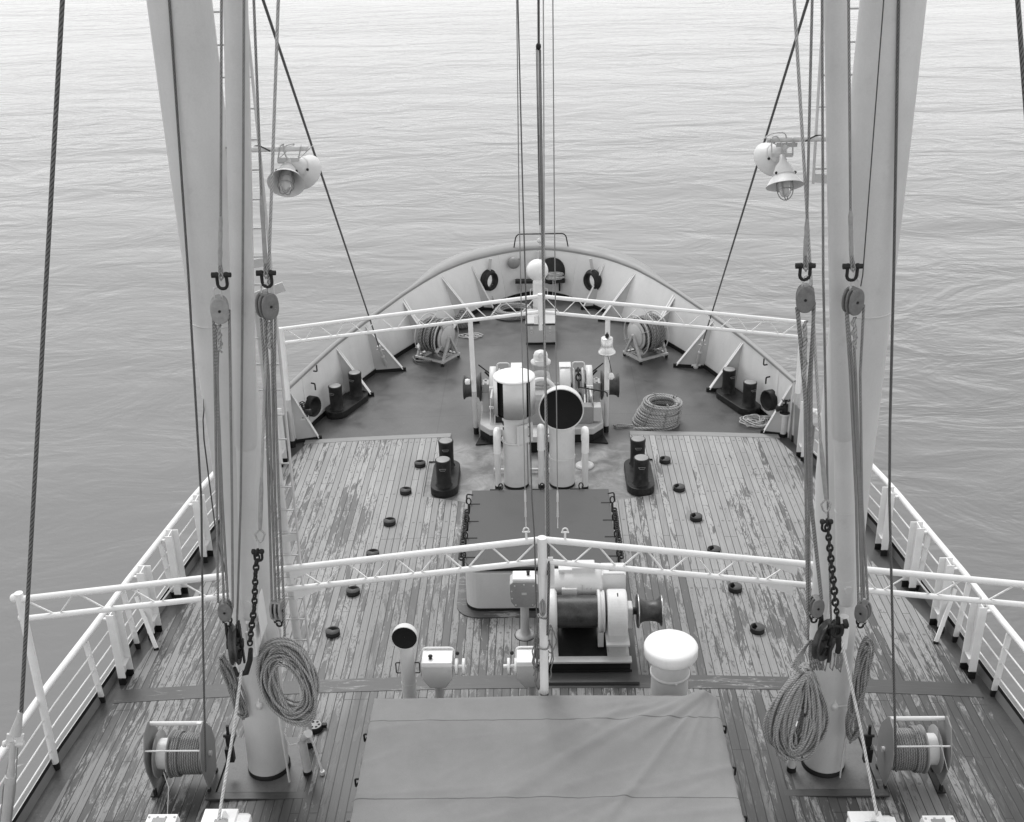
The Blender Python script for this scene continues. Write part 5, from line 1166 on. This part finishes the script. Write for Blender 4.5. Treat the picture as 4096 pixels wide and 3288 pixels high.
for s in (-1, 1):
    b = MB(); wx([(.001, 0), (.44, 0), (.455, .02), (.455, .19), (.44, .21), (.001, .21)], s*.37, b, 48, s); b.box((ox+s*.475, Yw, .45), (.2, .7, .35)); b.box((ox+s*.475, Yw-.02, Zw+.455), (.23, .25, .02)); b.build('gear_case', 'offwhite', t, .006)
    b = MB(); wx([(.001, 0), (.35, 0), (.36, .02), (.30, .05), (.24, .09), (.24, .13), (.30, .17), (.36, .2), (.35, .22), (.001, .22)], s*.62, b, 40, s); b.build('chain_wheel', 'grey', t)
    b = MB(); b.tube(fillet([(ox+s*.62, Yw, Zw+.3), (ox+s*.62, Yw, Zw+.5), (ox+s*.86, Yw, Zw+.5), (ox+s*.86, Yw, Zw+.3)], .06), .014, 8); b.build('guard_bar', 'offwhite', t)
    b = MB()
    for k in range(9):
        a = R(150-k*24); aa = Vector((0, math.cos(a), math.sin(a))); c0 = Vector((ox+s*.74, Yw, Zw))+aa*.31; tg = Vector((0, -math.sin(a), math.cos(a))); sd2 = Vector((1, 0, 0)) if k % 2 else aa
        b.tube([c0+tg*.085*math.cos(u*pi/6)+sd2*.05*math.sin(u*pi/6) for u in range(12)], .016, 6, True)
    a0 = Vector((ox+s*.74, Yw-.33, Zw-.05)); link_chain(b, a0, a0+Vector((0, -.05, -.5)), 4); b.build('anchor_chain', 'iron', t)
    b = MB(); b.box((ox+s*.74, 20.5, .38), (.34, .45, .2)); b.lathe([(.14, 0), (.17, .05), (.14, .1), (.1, .1), (.1, -.05)], frame((ox+s*.74, 20.5, .46), (0, 0, 1)), 20); b.build('chain_pipe', 'iron', t, .02)
    b = MB(); wx([(.30, 0), (.40, 0), (.40, .12), (.30, .12)], s*.89, b, 48, s); b.build('brake_band', 'offwhite', t)
    b = MB(); wx([(.001, .02), (.30, .02), (.30, .10), (.001, .10)], s*.89, b, 32, s); b.build('brake_drum', 'mgrey', t)
    b = MB(); 
    for q in (-.045, .045): b.beam((ox+s*.95+q, Yw-.38, Zw+.1), (ox+s*.95+q, 20.2, .32), .014, .03)
    b.box((ox+s*.95, 20.45, .55), (.14, .05, .05)); b.box((ox+s*.95, Yw-.36, Zw+.12), (.13, .1, .08)); b.cyl((ox+s*.95, Yw-.4, Zw+.12), (ox+s*.97, Yw-.62, Zw+.02), .022, 10); b.build('brake_linkage', 'offwhite', t, .004)
    b = MB(); b.box((ox+s*1.1, Yw, .5), (.15, .34, .42)); b.box((ox+s*1.1, Yw, Zw), (.15, .26, .2)); b.build('bearing_stand', 'grey', t, .015)
    b = MB()
    for yy in (-.09, .09):
        for zz in (.11, -.12): b.cyl((ox+s*1.1, Yw+yy, Zw+zz-.02), (ox+s*1.1, Yw+yy-.02, Zw+zz+.02), .024, 6)
    b.build('bolt', 'grey', t)
    b = MB(); wx([(.06, 0), (.29, 0), (.30, .012), (.29, .025), (.22, .05), (.2, .12), (.2, .24), (.215, .3), (.25, .33), (.25, .35), (.06, .35), (.001, .35)], s*1.19, b, 40, s); b.build('warping_head', 'steel', t)
    b = MB(); b.tube([(ox+s*.98, Yw-.05, Zw+.28), (ox+s*1.22, Yw-.12, Zw+.52)], .014, 8); b.tube([(ox+s*1.0, Yw-.08, Zw+.24), (ox+s*1.1, Yw-.1, Zw+.36)], .02, 8); b.build('lever', 'iron', t)
b = MB(); b.prism([(-.05, .3), (.34, .3), (.43, .42), (.43, .58), (.36, .66), (-.05, .66)], 0, .22, Matrix.Translation((ox+.62, 20.4, 0)) @ Matrix(((1, 0, 0, 0), (0, 0, -1, 0), (0, 1, 0, 0), (0, 0, 0, 1)))); b.build('control_case', 'mgrey', t, .015)
b = MB(); b.box((ox+1.08, 20.3, .5), (.14, .25, .3)); b.cyl((ox+1.0, 20.35, .68), (ox+.98, 20.4, .8), .009, 6); b.sphere((ox+.98, 20.4, .81), .028, 6); b.build('control_lever', 'grey', t, .01)
b = MB(); b.tube([V(2316, 1548, 20.3), V(2420, 1567, 20.15), V(2428, 1572, 20.15), V(2429, 1586, 20.15)], .014, 8); b.build('crank_handle', 'iron', t)
# ---------------------------------------------------------------- bollards
def bollards(label, c, d, loc_rz, sep, ph, r=.14, hb=.15, h=.66):
    pass
c0 = thing('bollard_pair', 'worn black bollard pair at the left edge of the bare steel patch', 'bollard', (0, 0, 0), 0, 'double mooring bollards')
sp = .375
def stadium(r, l, n=12): return [(r*math.cos(a), l+r*math.sin(a)) for a in [pi*i/n for i in range(n+1)]]+[(r*math.cos(a), -l+r*math.sin(a)) for a in [pi+pi*i/n for i in range(n+1)]]
b = MB(); b.prism(stadium(.245, sp), 0, .15); b.build('base', 'bitts', c0, .012, True)
for s in (-1, 1):
    b = MB(); b.lathe([(.155, .15), (.135, .17), (.132, .30), (.137, .60), (.142, .635), (.138, .655), (.13, .66), (.001, .665)], Matrix.Translation((0, s*sp, 0)), 32); o = b.build('post', 'bitts', c0, 0, True)
    b = MB(); b.lathe([(.121, .661), (.1, .668), (.001, .6705)], Matrix.Translation((0, s*sp, 0)), 28); b.build('post_top', 'mgrey', o, 0, True)
    b = MB(); b.tube([(-.06, s*sp-.138, .53), (-.04, s*sp-.145, .5), (.04, s*sp-.145, .5), (.06, s*sp-.138, .53), (-.06, s*sp-.138, .53)], .005, 5); b.build('weld_mark', 'mgrey', o, 0, True)
bp = [((-1.73, 18.47), 0, None), ((1.78, 18.45), 0, 'worn black bollard pair at the right edge of the bare steel patch'),
      ((-4.05, 21.95), math.atan2(-.28, .62), 'black bollard pair beside the left bow bulwark under the truss end'), ((4.12, 21.85), math.atan2(.28, .6), 'black bollard pair beside the right bow bulwark near the hydrant')]
for k, (p, rz, lab) in enumerate(bp):
    if k == 0: c0.location = (p[0], p[1], dz(p[0])+.0); c0.rotation_euler[2] = rz
    else: dup(c0, None, (p[0], p[1], dz(p[0])), rz, lab)
# ---------------------------------------------------------------- lashing sockets
pos = {-1: [(-2.255, 19.08), (-2.42, 18.05), (-2.59, 16.98), (-2.75, 15.97), (-2.92, 14.9), (-3.07, 13.85)], 1: [(2.32, 19.12), (2.46, 18.05), (2.63, 17.02), (2.785, 15.97), (2.956, 14.9), (3.11, 13.85)]}
c0 = thing('lashing_socket', 'x', 'deck socket', (0, 0, 0), 0, 'round black lashing sockets on the planked deck')
b = MB(); b.lathe([(.105, 0), (.105, .075), (.08, .075), (.08, .02), (.001, .02)], None, 28); b.build('ring', 'black', c0, 0, True)
b = MB(); b.lathe([(.001, .078), (.104, .078), (.104, .06)], None, 24, R(170), R(395)); b.build('slotted_cover', 'lidgrey', c0, 0, True)
b = MB(); b.lathe([(.001, .022), (.079, .024)], None, 24); b.build('pit', 'void', c0, 0, True)
on = ['farthest forward', 'second from the front', 'third from the front', 'fourth from the front', 'second from the rear', 'rearmost']
first = True
for s in (-1, 1):
    for k, (x, y) in enumerate(pos[s]):
        lab = 'round black lashing socket, %s in the %s row' % (on[k], 'left' if s < 0 else 'right'); rz = R(-18+random.uniform(-8, 8)) if s < 0 else R(62+random.uniform(-8, 8))
        if first: c0.location = (x, y, dz(x)+WZ); c0['label'] = lab; first = False; c0.rotation_euler[2] = rz
        else: dup(c0, None, (x, y, dz(x)+WZ), rz, lab)
c = G(1262, 2925); t = thing('deck_plate', 'round black deck cover pierced with six holes right of the left mast', 'deck cover', c+Vector((0, 0, WZ)))
b = MB(); b.lathe([(.1, 0), (.1, .07), (.09, .08), (.001, .082)], frame(c+Vector((0, 0, WZ)), (0, 0, 1)), 26); b.box(c+Vector((.12, .02, WZ+.05)), (.06, .05, .05)); b.build('cover', 'black', t)
b = MB(); b.lathe([(.001, .083), (.088, .083)], frame(c+Vector((0, 0, WZ)), (0, 0, 1)), 26); b.build('top_face', 'mgrey', t)
b = MB()
for k in range(6): a = k*pi/3; b.lathe([(.001, .084), (.018, .084)], frame(c+Vector((.055*math.cos(a), .055*math.sin(a), WZ)), (0, 0, 1)), 10)
b.build('hole', 'void', t)
# ---------------------------------------------------------------- hydrants
for s, side, x, y in ((-1, 'left', -4.68, 20.52), (1, 'right', 4.77, 20.4)):
    c = Vector((x, y, dz(x))); t = thing('fire_hydrant', 'pale pipe hydrant with dark valve and handwheel by the %s bulwark end' % side, 'hydrant', c, 0, 'fire hydrants at the bulwark ends')
    b = MB(); b.cyl(c+Vector((0, 0, .06)), c+Vector((0, 0, .5)), .06, 18); b.cyl(c+Vector((0, 0, .48)), c+Vector((0, 0, .51)), .11, 22); b.build('standpipe', 'offwhite', t)
    b = MB(); b.cyl(c, c+Vector((0, 0, .07)), .066, 18); b.build('foot', 'black', t)
    b = MB(); b.cyl(c+Vector((0, 0, .51)), c+Vector((0, 0, .54)), .10, 20); b.cyl(c+Vector((0, 0, .54)), c+Vector((0, 0, .7)), .055, 16); b.cyl(c+Vector((0, 0, .62)), c+Vector((-s*.16, -.03, .62)), .05, 14); b.cyl(c+Vector((-s*.14, -.03, .62)), c+Vector((-s*.18, -.035, .62)), .062, 14); b.cyl(c+Vector((0, 0, .7)), c+Vector((0, 0, .78)), .02, 10); b.build('valve', 'iron', t)
    b = MB(); b.tube([c+Vector((.075*math.cos(u*pi/8), .075*math.sin(u*pi/8), .79+.01*math.cos(u*pi/2))) for u in range(16)], .010, 6, True)
    for k in range(3): a = k*pi/3; b.cyl(c+Vector((.07*math.cos(a), .07*math.sin(a), .785)), c-Vector((.07*math.cos(a), .07*math.sin(a), -.785)), .007, 6)
    b.build('handwheel', 'iron', t)
# ---------------------------------------------------------------- bell
c = V(2428, 1350, 20.32); t = thing('ship_bell', 'polished ship bell hanging on the right inner truss post', 'bell', c)
b = MB(); b.lathe([(.001, .0), (.1, .0), (.112, -.01), (.115, -.16), (.125, -.22), (.16, -.27), (.172, -.3), (.172, -.315), (.16, -.315), (.15, -.29), (.105, -.2), (.09, -.02)], frame(c, (0, 0, 1)), 36); b.build('bell_body', 'chrome', t)
b = MB(); b.cyl(c, c+Vector((0, 0, .1)), .03, 10, .008); b.sphere(c+Vector((0, 0, .04)), .04, 8); b.build('hanger', 'iron', t)
b = MB(); q = c+Vector((0, 0, -.3)); b.tube([q, q+Vector((.05, 0, -.18)), q+Vector((.1, .0, -.42))], .007, 6); b.build('bell_rope', 'iron', t)
b = MB(); b.sphere(q+Vector((.09, 0, -.5)), .055, 8, (1, 1, 1.3)); b.build('rope_knob', 'white', t)
# ---------------------------------------------------------------- hose reels on the bow
def hose_reel(c, rz, label, s):
    t = thing('rope_reel', label, 'rope reel', c, 0, 'rope reels standing at the bow'); c = Vector(c)
    A = Matrix.Translation(c+Vector((0, 0, .58))) @ Matrix.Rotation(rz, 4, 'Z') @ Matrix.Rotation(R(90), 4, 'Y')
    Bm = Matrix.Translation(c) @ Matrix.Rotation(rz, 4, 'Z')
    for x in (-.27, .27):
        b = MB(); b.tube([A @ Vector((.46*math.cos(u*pi/18), .46*math.sin(u*pi/18), x)) for u in range(36)], .014, 6, True)
        for k in range(4):
            a = k*pi/2+.5; p = A @ Vector((.24*math.cos(a), .24*math.sin(a), x)); q = A @ Vector((.46*math.cos(a), .46*math.sin(a), x)); b.beam(p, q, .09, .012, (A.to_3x3() @ Vector((0, 0, 1))).cross(q-p))
        b.lathe([(.23, x-.01), (.33, x-.01), (.33, x+.01), (.23, x+.01)], A, 32); b.build('wheel', 'grey', t)
    b = MB(); b.lathe([(.001, .28), (.25, .28), (.265, .3), (.25, .32), (.001, .33)], A, 36); b.lathe([(.001, -.28), (.25, -.28), (.25, -.31), (.001, -.31)], A, 30); b.build('hub_disc', 'grey', t)
    b = MB()
    for k in range(12):
        x = -.24+.042*k; r = .36+random.uniform(-.03, .03); ph = random.uniform(0, 6)
        b.tube([A @ Vector(((r+.01*math.sin(2*u+ph))*math.cos(u*pi/16), (r+.01*math.sin(u+ph))*math.sin(u*pi/16), x+.01*math.sin(u*.4+ph))) for u in range(32)], .024, 8, True)
    b.lathe([(.33, -.26), (.33, .26)], A, 32); b.build('wound_hose', 'hose', t)
    b = MB()
    for x in (-.36, .36):
        for y in (-.28, .28): b.beam(Bm @ Vector((x, y*1.1, .06)), Bm @ Vector((x, 0, .62)), .055, .05)
        b.beam(Bm @ Vector((x, -.34, .10)), Bm @ Vector((x, .34, .10)), .07, .05)
    for y in (-.3, .3): b.beam(Bm @ Vector((-.36, y, .10)), Bm @ Vector((.36, y, .10)), .07, .04)
    b.cyl(Bm @ Vector((-.42, 0, .6)), Bm @ Vector((.42, 0, .6)), .028, 10); b.build('stand', 'grey', t, .004)
    b = MB()
    for x in (-.36, .36):
        for y in (-.31, .31): b.beam(Bm @ Vector((x, y, -.0)), Bm @ Vector((x, y, .065)), .06, .05)
    b.build('foot', 'black', t)
    b = MB(); b.tube(fillet([Bm @ Vector((.1, -.36, .1)), Bm @ Vector((-.3, -.45, .05)), Bm @ Vector((-.55, -.25, .04)), Bm @ Vector((-.3, -.1, .05))], .1), .018, 7); b.build('loose_end', 'hose', t)
hose_reel((-2.32, 24.4, dz(2.3)), R(-32), 'full rope reel on a grey stand at the left of the bow', -1)
hose_reel((2.42, 24.36, dz(2.4)), R(180+32), 'full rope reel on a grey stand at the right of the bow', 1)
# ---------------------------------------------------------------- rope coils on deck
def deck_coil(name, label, c, rad, hgt, n, r, mat, lean=(0, 0), inner=.45, flat=1.0):
    b = MB(); c = Vector(c); per = 14; layers = max(1, int(n/per)+1)
    for k in range(n):
        f = random.random(); z = r+hgt*(k/n)**.9; rr = rad*(inner+(1-inner)*random.random()**.6)*(1-.22*(k/n)); ph = random.uniform(0, 6)
        cx = c[0]+lean[0]*(k/n)+random.uniform(-.015, .015); cy = c[1]+lean[1]*(k/n)+random.uniform(-.015, .015)
        b.tube([(cx+(rr+.012*math.sin(2*u*pi/14+ph))*math.cos(u*pi/14), cy+flat*rr*math.sin(u*pi/14), c[2]+z+.018*math.sin(u*pi/14+ph)) for u in range(28)], r, 7, True)
    o = b.build(name, mat); return o
c = G(2645, 1690); c = Vector((2.38, 20.93, dz(2.4)))
o = thing('rope_coil', 'big pile of pale coiled rope lashed together right of the windlass', 'rope coil', c)
b = MB()
for k in range(17):
    z = .025+.44*k/17; lean = .13*(k/17); rr = .46-.10*(k/17)+random.uniform(-.012, .012); ph = random.uniform(0, 6)
    for j in range(3):
        r2 = rr-.045*j; b.tube([(c[0]-.05+lean+r2*math.cos(u*pi/16), c[1]+r2*.92*math.sin(u*pi/16), c[2]+z+.018*math.sin(u*pi/16+ph)+(.02 if j == 1 else 0)) for u in range(32)], .0215, 8, True)
b.build('coils', 'rope', o)
b = MB()
for a in (-2.2, -1.35, -.6, .6, 2.0):
    q = lambda rr, z, l: Vector((c[0]-.05+l+rr*math.cos(a), c[1]+rr*.92*math.sin(a), c[2]+z))
    b.tube([q(.29, .3, .1), q(.28, .5, .12), q(.36, .5, .12), q(.44, .28, .06), q(.485, .06, 0)], .012, 6)
b.build('lashing', 'grope', o)
b = MB(); e = G(2465, 1708); b.tube([Vector((2.3, 20.5, .04)), Vector((2.05, 20.47, .04)), Vector((1.85, 20.5, .03))], [.022, .03, .026], 8); b.tube([e+Vector((.33, .0, .03)), e+Vector((.16, .04, .03)), e+Vector((.02, .06, .03)), e+Vector((-.05, .0, .03)), e+Vector((.02, -.06, .03)), e+Vector((.16, -.03, .03)), e+Vector((.33, .02, .03))], .016, 7); b.build('eye_splice', 'rope', o)
o = deck_coil('rope_coil', '', (-.66, 27.15, .0), .54, .16, 30, .02, 'rope', (.03, .0), .55, .9); tag(o, 'flat pale rope coil lying at the foot of the left fairlead', 'rope coil')
b = MB()
for k in range(10):
    cx, cy = 4.32+random.uniform(-.1, .1), 20.92+random.uniform(-.08, .08); r_ = random.uniform(.14, .3); ph = random.uniform(0, 6)
    b.tube([(cx+r_*math.cos(u*pi/10)*(1+.2*math.sin(2*u*pi/10+ph)), cy+r_*.8*math.sin(u*pi/10), dz(4.3)+.02+.012*k+.03*math.sin(u*pi/5+ph)) for u in range(20)], .0105, 6, True)
tag(b.build('loose_rope', 'prope'), 'loose tangle of thin pale rope at the foot of the right bulwark brace', 'rope')
b = MB()
for k in range(4):
    cx, cy = -1.72+.07*k, 25.7+random.uniform(-.1, .1); b.tube([(cx+.17*math.cos(u*pi/8)*(1+.3*math.sin(u+k)), cy+.13*math.sin(u*pi/8), dz(1.8)+.02+.01*k) for u in range(16)], .011, 6, True)
tag(b.build('loose_rope', 'prope'), 'loose tangle of thin pale rope beside the left rope reel', 'rope')
c = Vector((-1.86, 26.35, dz(1.9))); t = thing('rope_fender', 'round woven rope fender with a loop lying behind the left rope reel', 'fender', c)
b = MB()
for k in range(13):
    a = -pi/2+pi*(k+.5)/13; r_ = .2*math.cos(a)+.002; b.tube([(c[0]+r_*math.cos(u*pi/10), c[1]+r_*math.sin(u*pi/10), c[2]+.2+.19*math.sin(a)+.01*math.sin(u*2)) for u in range(20)], .021, 6, True)
b.build('woven_body', 'hose', t)
b = MB(); b.tube(arc(c+Vector((0, 0, .4)), .06, 0, pi, 8), .02, 6); b.build('loop', 'hose', t)
# ---------------------------------------------------------------- locker with ventilator at the bow
c = Vector((.045, 25.12, 0)); t = thing('bow_locker', 'pale grey steel locker with two latches on the bow deck centreline', 'locker', c)
b = MB(); b.box((.045, 25.6, .28), (.68, .96, .46)); b.build('body', 'grey', t, .008)
b = MB(); b.box((.045, 25.6, .025), (.69, .98, .05)); b.build('base_band', 'black', t)
b = MB(); b.box((.045, 25.6, .525), (.7, .98, .03)); b.build('lid', 'grey', t, .006)
b = MB(); b.box((.045, 25.11, .5), (.7, .012, .03)); b.build('lid_gap', 'black', t)
for x in (-.17, .26):
    b = MB(); b.box((x, 25.105, .42), (.06, .02, .06)); b.tube([(x+.025*math.cos(u*pi/5), 25.1, .31+.03*math.sin(u*pi/5)) for u in range(10)], .007, 5, True); b.build('latch', 'offwhite', t, .004)
c = Vector((.015, 26.35, 0)); t = thing('bow_cowl', 'white cowl ventilator at the stem seen from behind', 'ventilator', c)
cowl(t, c, .145, 1.38, .255, 'white', (-.25, 1, .0), None, False)
b = MB()
for s in (-1, 1): q = c+Vector((s*.145, 0, .95)); b.tube(fillet([q, q+Vector((s*.06, 0, 0)), q+Vector((s*.06, 0, -.26)), q+Vector((0, 0, -.26))], .02), .01, 6)
b.build('handle', 'offwhite', t)
